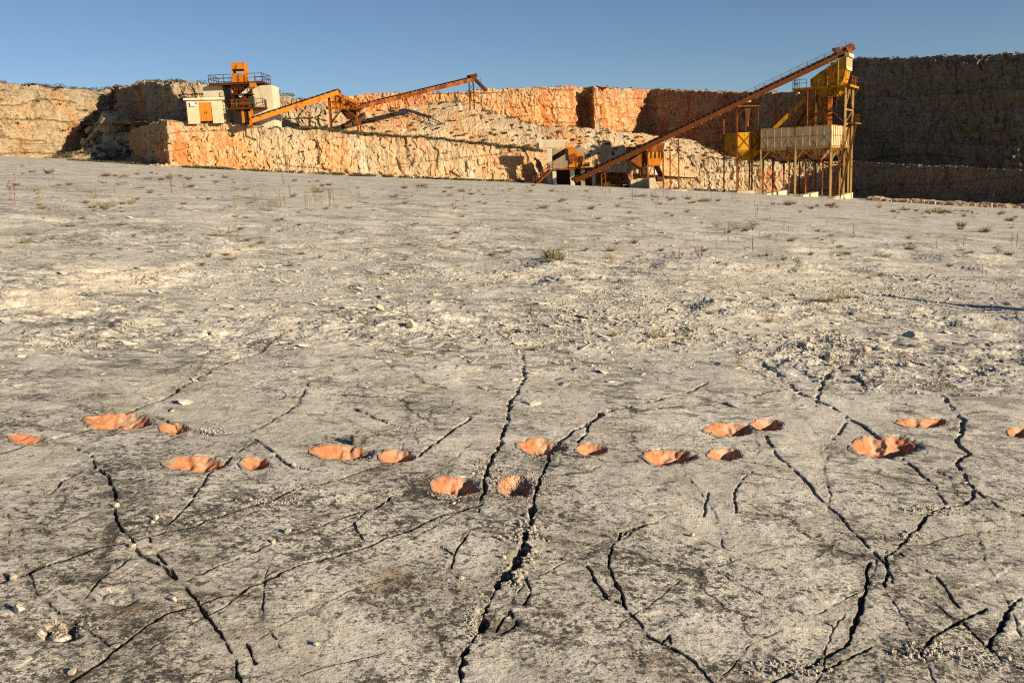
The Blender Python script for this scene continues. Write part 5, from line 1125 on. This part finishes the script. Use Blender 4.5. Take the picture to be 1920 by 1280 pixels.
PM = {  # unit-height plants
 'tuft': [pmesh('grass_tuft', mk_tuft(s, 80, .26, 1.0, .026, .85), m) for s, m in ((1, 'g_green'), (2, 'g_green'), (3, 'g_pale'))],
 'dry': [pmesh('dry_tuft', mk_tuft(s, 100, .42, 1.0, .027, 1.05), m) for s, m in ((5, 'g_dry'), (6, 'g_dry'), (7, 'g_red'))],
 'low': [pmesh('grass_tuft', mk_tuft(s, 60, .8, 1.0, .05, 1.5), m) for s, m in ((8, 'g_green'), (9, 'g_pale'))],
 'stalk': [pmesh('dry_stalk', mk_stalk(s, n, 1.0, 9), m) for s, n, m in ((11, 1, 'g_dry'), (12, 2, 'g_red'), (13, 3, 'g_dry'))],
 'sapling': [pmesh('sapling', mk_sapling(s, n, 1.0, .75), m) for s, n, m in ((21, 3, 'g_dry'), (22, 4, 'g_red'))],
 'bush': [pmesh('bush', mk_bush(s, 1.0, .62, 420), m) for s, m in ((31, 'g_pale'), (32, 'g_dry'), (33, 'leaf'))],
}
NAMES = dict(tuft='grass_tuft', dry='dry_tuft', low='grass_patch', stalk='dry_stalk', sapling='sapling', bush='bush')
CATS = dict(tuft='grass tuft', dry='dry plant', low='grass patch', stalk='dry stalk', sapling='sapling', bush='bush')
GRP = dict(tuft='grass tufts on the rock floor', dry='dry tufts on the rock floor', low='low grass patches on the rock floor', stalk='dry stalks on the rock floor', sapling='saplings on the rock floor', bush='small bushes on the rock floor')
GEN = dict(tuft='small grey green grass tuft growing from a joint in the pale rock floor', dry='small tuft of dry brown grass on the pale rock floor', low='low green grass patch hugging the pale rock floor', stalk='thin dry upright weed stalk on the pale rock floor')
def plant(kind, var, px, py, hpx, label=None):
    g = gpt(px, py); d = g[1]; h = hpx*d/FPX; vs_ = PM[kind]
    o = bpy.data.objects.new(NAMES[kind], vs_[var % len(vs_)]); col.objects.link(o)
    o.location = (g[0], g[1], gz(g[0], g[1])); k = h*(1.0 if kind in ('stalk', 'bush', 'sapling') else 1.15); o.scale = (k*random.uniform(.9, 1.2), k*random.uniform(.9, 1.2), k)
    o.rotation_euler = (0, 0, random.uniform(0, 6.28) if kind != 'sapling' else random.uniform(-.4, .4))
    tag(o, label or GEN[kind], CATS[kind], GRP[kind]); return o
for p in [
 ('sapling',0,421,451,36,'forked V-shaped sapling alone in the left part of the floor'), ('sapling',0,897,428,24,'small forked sapling alone in the upper middle of the floor'),
 ('sapling',1,1314,491,34,'tall thin sapling right of centre, left of the green tufts'), ('sapling',1,1273,493,30,'slender sapling just left of the tall thin one'),
 ('sapling',0,983,588,28,'feathery sapling beside the central ledge'), ('sapling',1,1616,673,30,'reddish slanting sapling beside the tallest near stalk at right'),
 ('sapling',1,308,439,14,'tiny dark sapling left of the forked one'), ('sapling',1,117,397,14,'tiny red-brown sapling near the left edge'), ('sapling',1,587,430,14,'tiny dark sapling right of the forked one'),
 ('sapling',1,1692,676,20,'red low sapling in the gravel hollow at right'), ('sapling',0,812,642,20,'small dark sapling below the lone cream stone'),
 ('bush',0,1384,686,30,'broad pale grey grass clump in front of the right rubble'), ('bush',1,1572,566,28,'dry brown bush behind the long right shadow'), ('bush',2,1764,738,24,'green shrub at the head of the winding right crack'),
 ('bush',1,1147,491,22,'dry bush in the middle distance right of centre'), ('bush',0,697,533,20,'pale bush left of centre in the middle distance'), ('bush',2,1411,434,22,'tall green bush among the far right tufts'),
 ('bush',1,1344,427,16,'wide dry bush left of the far right tufts'), ('bush',2,1287,626,22,'dark green bush beside the white broken block'), ('bush',1,517,387,16,'red-brown bush among far left stalks'),
 ('bush',0,913,515,16,'pale bush on the broken strip in the middle'), ('bush',1,1875,624,18,'dry yellow bush near the right edge'), ('bush',0,443,389,14,'low pale bush in the far left'), ('bush',2,1495,499,16,'rounded green bush right of the tall thin sapling'),
 ('bush',2,1871,475,14,'green bush at the far right edge'), ('bush',0,1562,458,12,'pale little bush far right of centre'), ('bush',0,1230,630,20,'grey bush in front of the white broken block'), ('bush',1,632,391,12,'wide brown bush right of the far left stalks'),
 ('stalk',1,1602,670,46,'tallest near dry stalk standing at the right gravel hollow'), ('stalk',0,1686,671,32,'rusty dry stalk at the gravel hollow, right of the tallest near one'), ('stalk',2,1841,522,38,'tall dry stalk clump near the right edge'),
 ('stalk',0,768,614,40,'thin stalk standing by the lone cream stone'), ('stalk',0,217,778,44,'thin green stalk behind the widest left footprint'), ('stalk',1,22,382,78,'tallest far stalk at the left edge'),
 ('stalk',0,327,517,22,'dry stalk beside the pale bare patch'), ('stalk',0,363,528,22,'slanting stalk right of the pale bare patch'), ('stalk',2,1451,462,18,'short dry stalk far right of centre'), ('stalk',2,1749,469,16,'short stalk far right'),
 ('stalk',0,1651,492,16,'green stalk above the right gravel'), ('stalk',0,540,917,24,'green stalk sprouting from the filled crack'), ('stalk',1,1012,622,20,'short stalk below the central ledge')]: plant(*p)
for px, py, h in [(251,357,30),(323,362,42),(347,362,36),(406,355,22),(437,357,24),(490,385,40),(505,385,30),(528,384,44),(535,386,34),(618,386,48),(628,384,44),(640,386,36),(300,345,20),(180,380,40),(72,380,50),(76,375,30),(100,330,28),(480,380,30),
  (545,372,34),(575,388,40),(590,380,46),(602,384,30),(660,372,40),(675,380,34),(700,368,26),(820,395,22),(850,400,26),(955,398,22),(1025,398,24),(1050,392,20),(1118,388,24),(1190,380,24),(1300,395,26),(1420,408,44),(1415,425,30),(1470,428,20),(1598,451,40),(1520,480,20),(1640,480,26),(1807,465,30),(1895,460,30),(1905,462,36),(1900,430,18),(1270,420,22),(870,380,20),(760,360,22),(410,388,24),(222,340,22),(140,322,18),(50,318,16)]: plant('stalk', random.randrange(3), px, py, h)
for px, py, h in [(91,322,14),(318,332,13),(282,362,11),(162,381,11),(230,382,10),(245,383,9),(923,478,12),(760,488,9),(860,498,9),(1032,501,11),(1197,483,11),(1240,474,11),(1073,638,14),(1000,652,14),(1330,586,14),(1470,490,13),(1441,602,12),(1606,559,12),(251,442,10),(466,454,10),(490,456,8),(601,483,10),(529,413,9),(380,493,10),(1367,437,12),(1629,524,9),(1562,620,11),(767,665,12),(735,505,10),(690,470,9),(640,440,9),(1100,470,9),(1700,470,10),(1780,500,12),(1500,400,8),(1250,400,8),(1180,400,8),(1050,380,8),(545,640,10),(1160,545,10)]: plant('tuft', random.randrange(3), px, py, h)
for px, py, h in [(234,327,10),(196,327,10),(461,358,8),(344,383,8),(1529,563,14),(1230,628,14),(1545,565,16),(1590,560,12),(60,320,9),(30,345,9),(380,330,8),(612,392,9),(655,390,9),(560,400,8),(130,345,8),(1000,350,7),(1100,360,7),(1380,430,11),(1820,480,10),(1890,480,12),(1760,480,8),(1650,520,9),(850,450,8),(780,420,8),(950,620,11),(1150,625,12)]: plant('dry', random.randrange(3), px, py, h)
for px, py, h in [(767,668,8),(1180,488,6),(470,381,6),(520,414,5),(1441,603,8),(780,474,5),(1500,502,6),(1607,560,7),(300,365,5),(20,350,7),(700,395,5),(1352,430,6),(1860,477,7),(925,480,5),(1280,632,9),(800,662,6)]: plant('low', random.randrange(2), px, py, h)
rg = random.Random(3)
cen = [(rg.uniform(0, 1920), 312+175*rg.random()**1.5, rg.choice(['tuft', 'dry', 'stalk', 'stalk', 'low', 'stalk', 'dry'])) for i in range(140)]
for cx_, cy_, kk in cen:
    for j in range(rg.choice([1, 1, 2, 3, 5, 8, 10])):
        px = cx_+rg.gauss(0, 30+.12*(cy_-300)); py = cy_+rg.gauss(0, 4+.05*(cy_-300)); lim = 300+.049*px+8
        if py < lim: py = lim+rg.random()*12
        k = kk if rg.random() < .7 else rg.choice(['tuft', 'dry', 'stalk']); plant(k, rg.randrange(3), px, py, {'tuft': 7.5, 'dry': 7, 'low': 5, 'stalk': 16}[k]*math.exp(rg.gauss(0, .42))*(.7+.5*(py-320)/170))
# unseen forked trunk added beyond the right edge to cast the long shadow
tip = gpt(1640, 556); b0 = np.array([tip[0], tip[1]])+np.array([SX, SY])*4.0; bz = gz(*b0)
m = MB(); B3 = np.array([b0[0], b0[1], bz])
def limb(pts, r0, r1):
    n = len(pts)-1
    for i in range(n): m.tube(B3+np.array(pts[i]), B3+np.array(pts[i+1]), r0+(r1-r0)*i/n, 12, r0+(r1-r0)*(i+1)/n)
limb([(0, 0, -.15), (.03, .02, .12), (.0, .05, .4), (.03, .04, .72)], .24, .15)
limb([(.03, .04, .68), (.05, .12, .95), (.12, .17, 1.22), (.1, .24, 1.52)], .13, .05)
limb([(.02, .03, .6), (-.06, -.12, .8), (-.07, -.22, 1.0), (-.12, -.3, 1.18)], .11, .045)
limb([(.1, .15, 1.1), (.2, .06, 1.28), (.22, .02, 1.42)], .05, .015); limb([(-.06, -.15, .85), (-.02, -.3, .98), (.0, -.36, 1.1)], .045, .012)
o = m.build('shadow_trunk', M['g_red'], org=B3); tag(o, 'unseen forked trunk added beyond the right edge to cast a long shadow', 'tree')
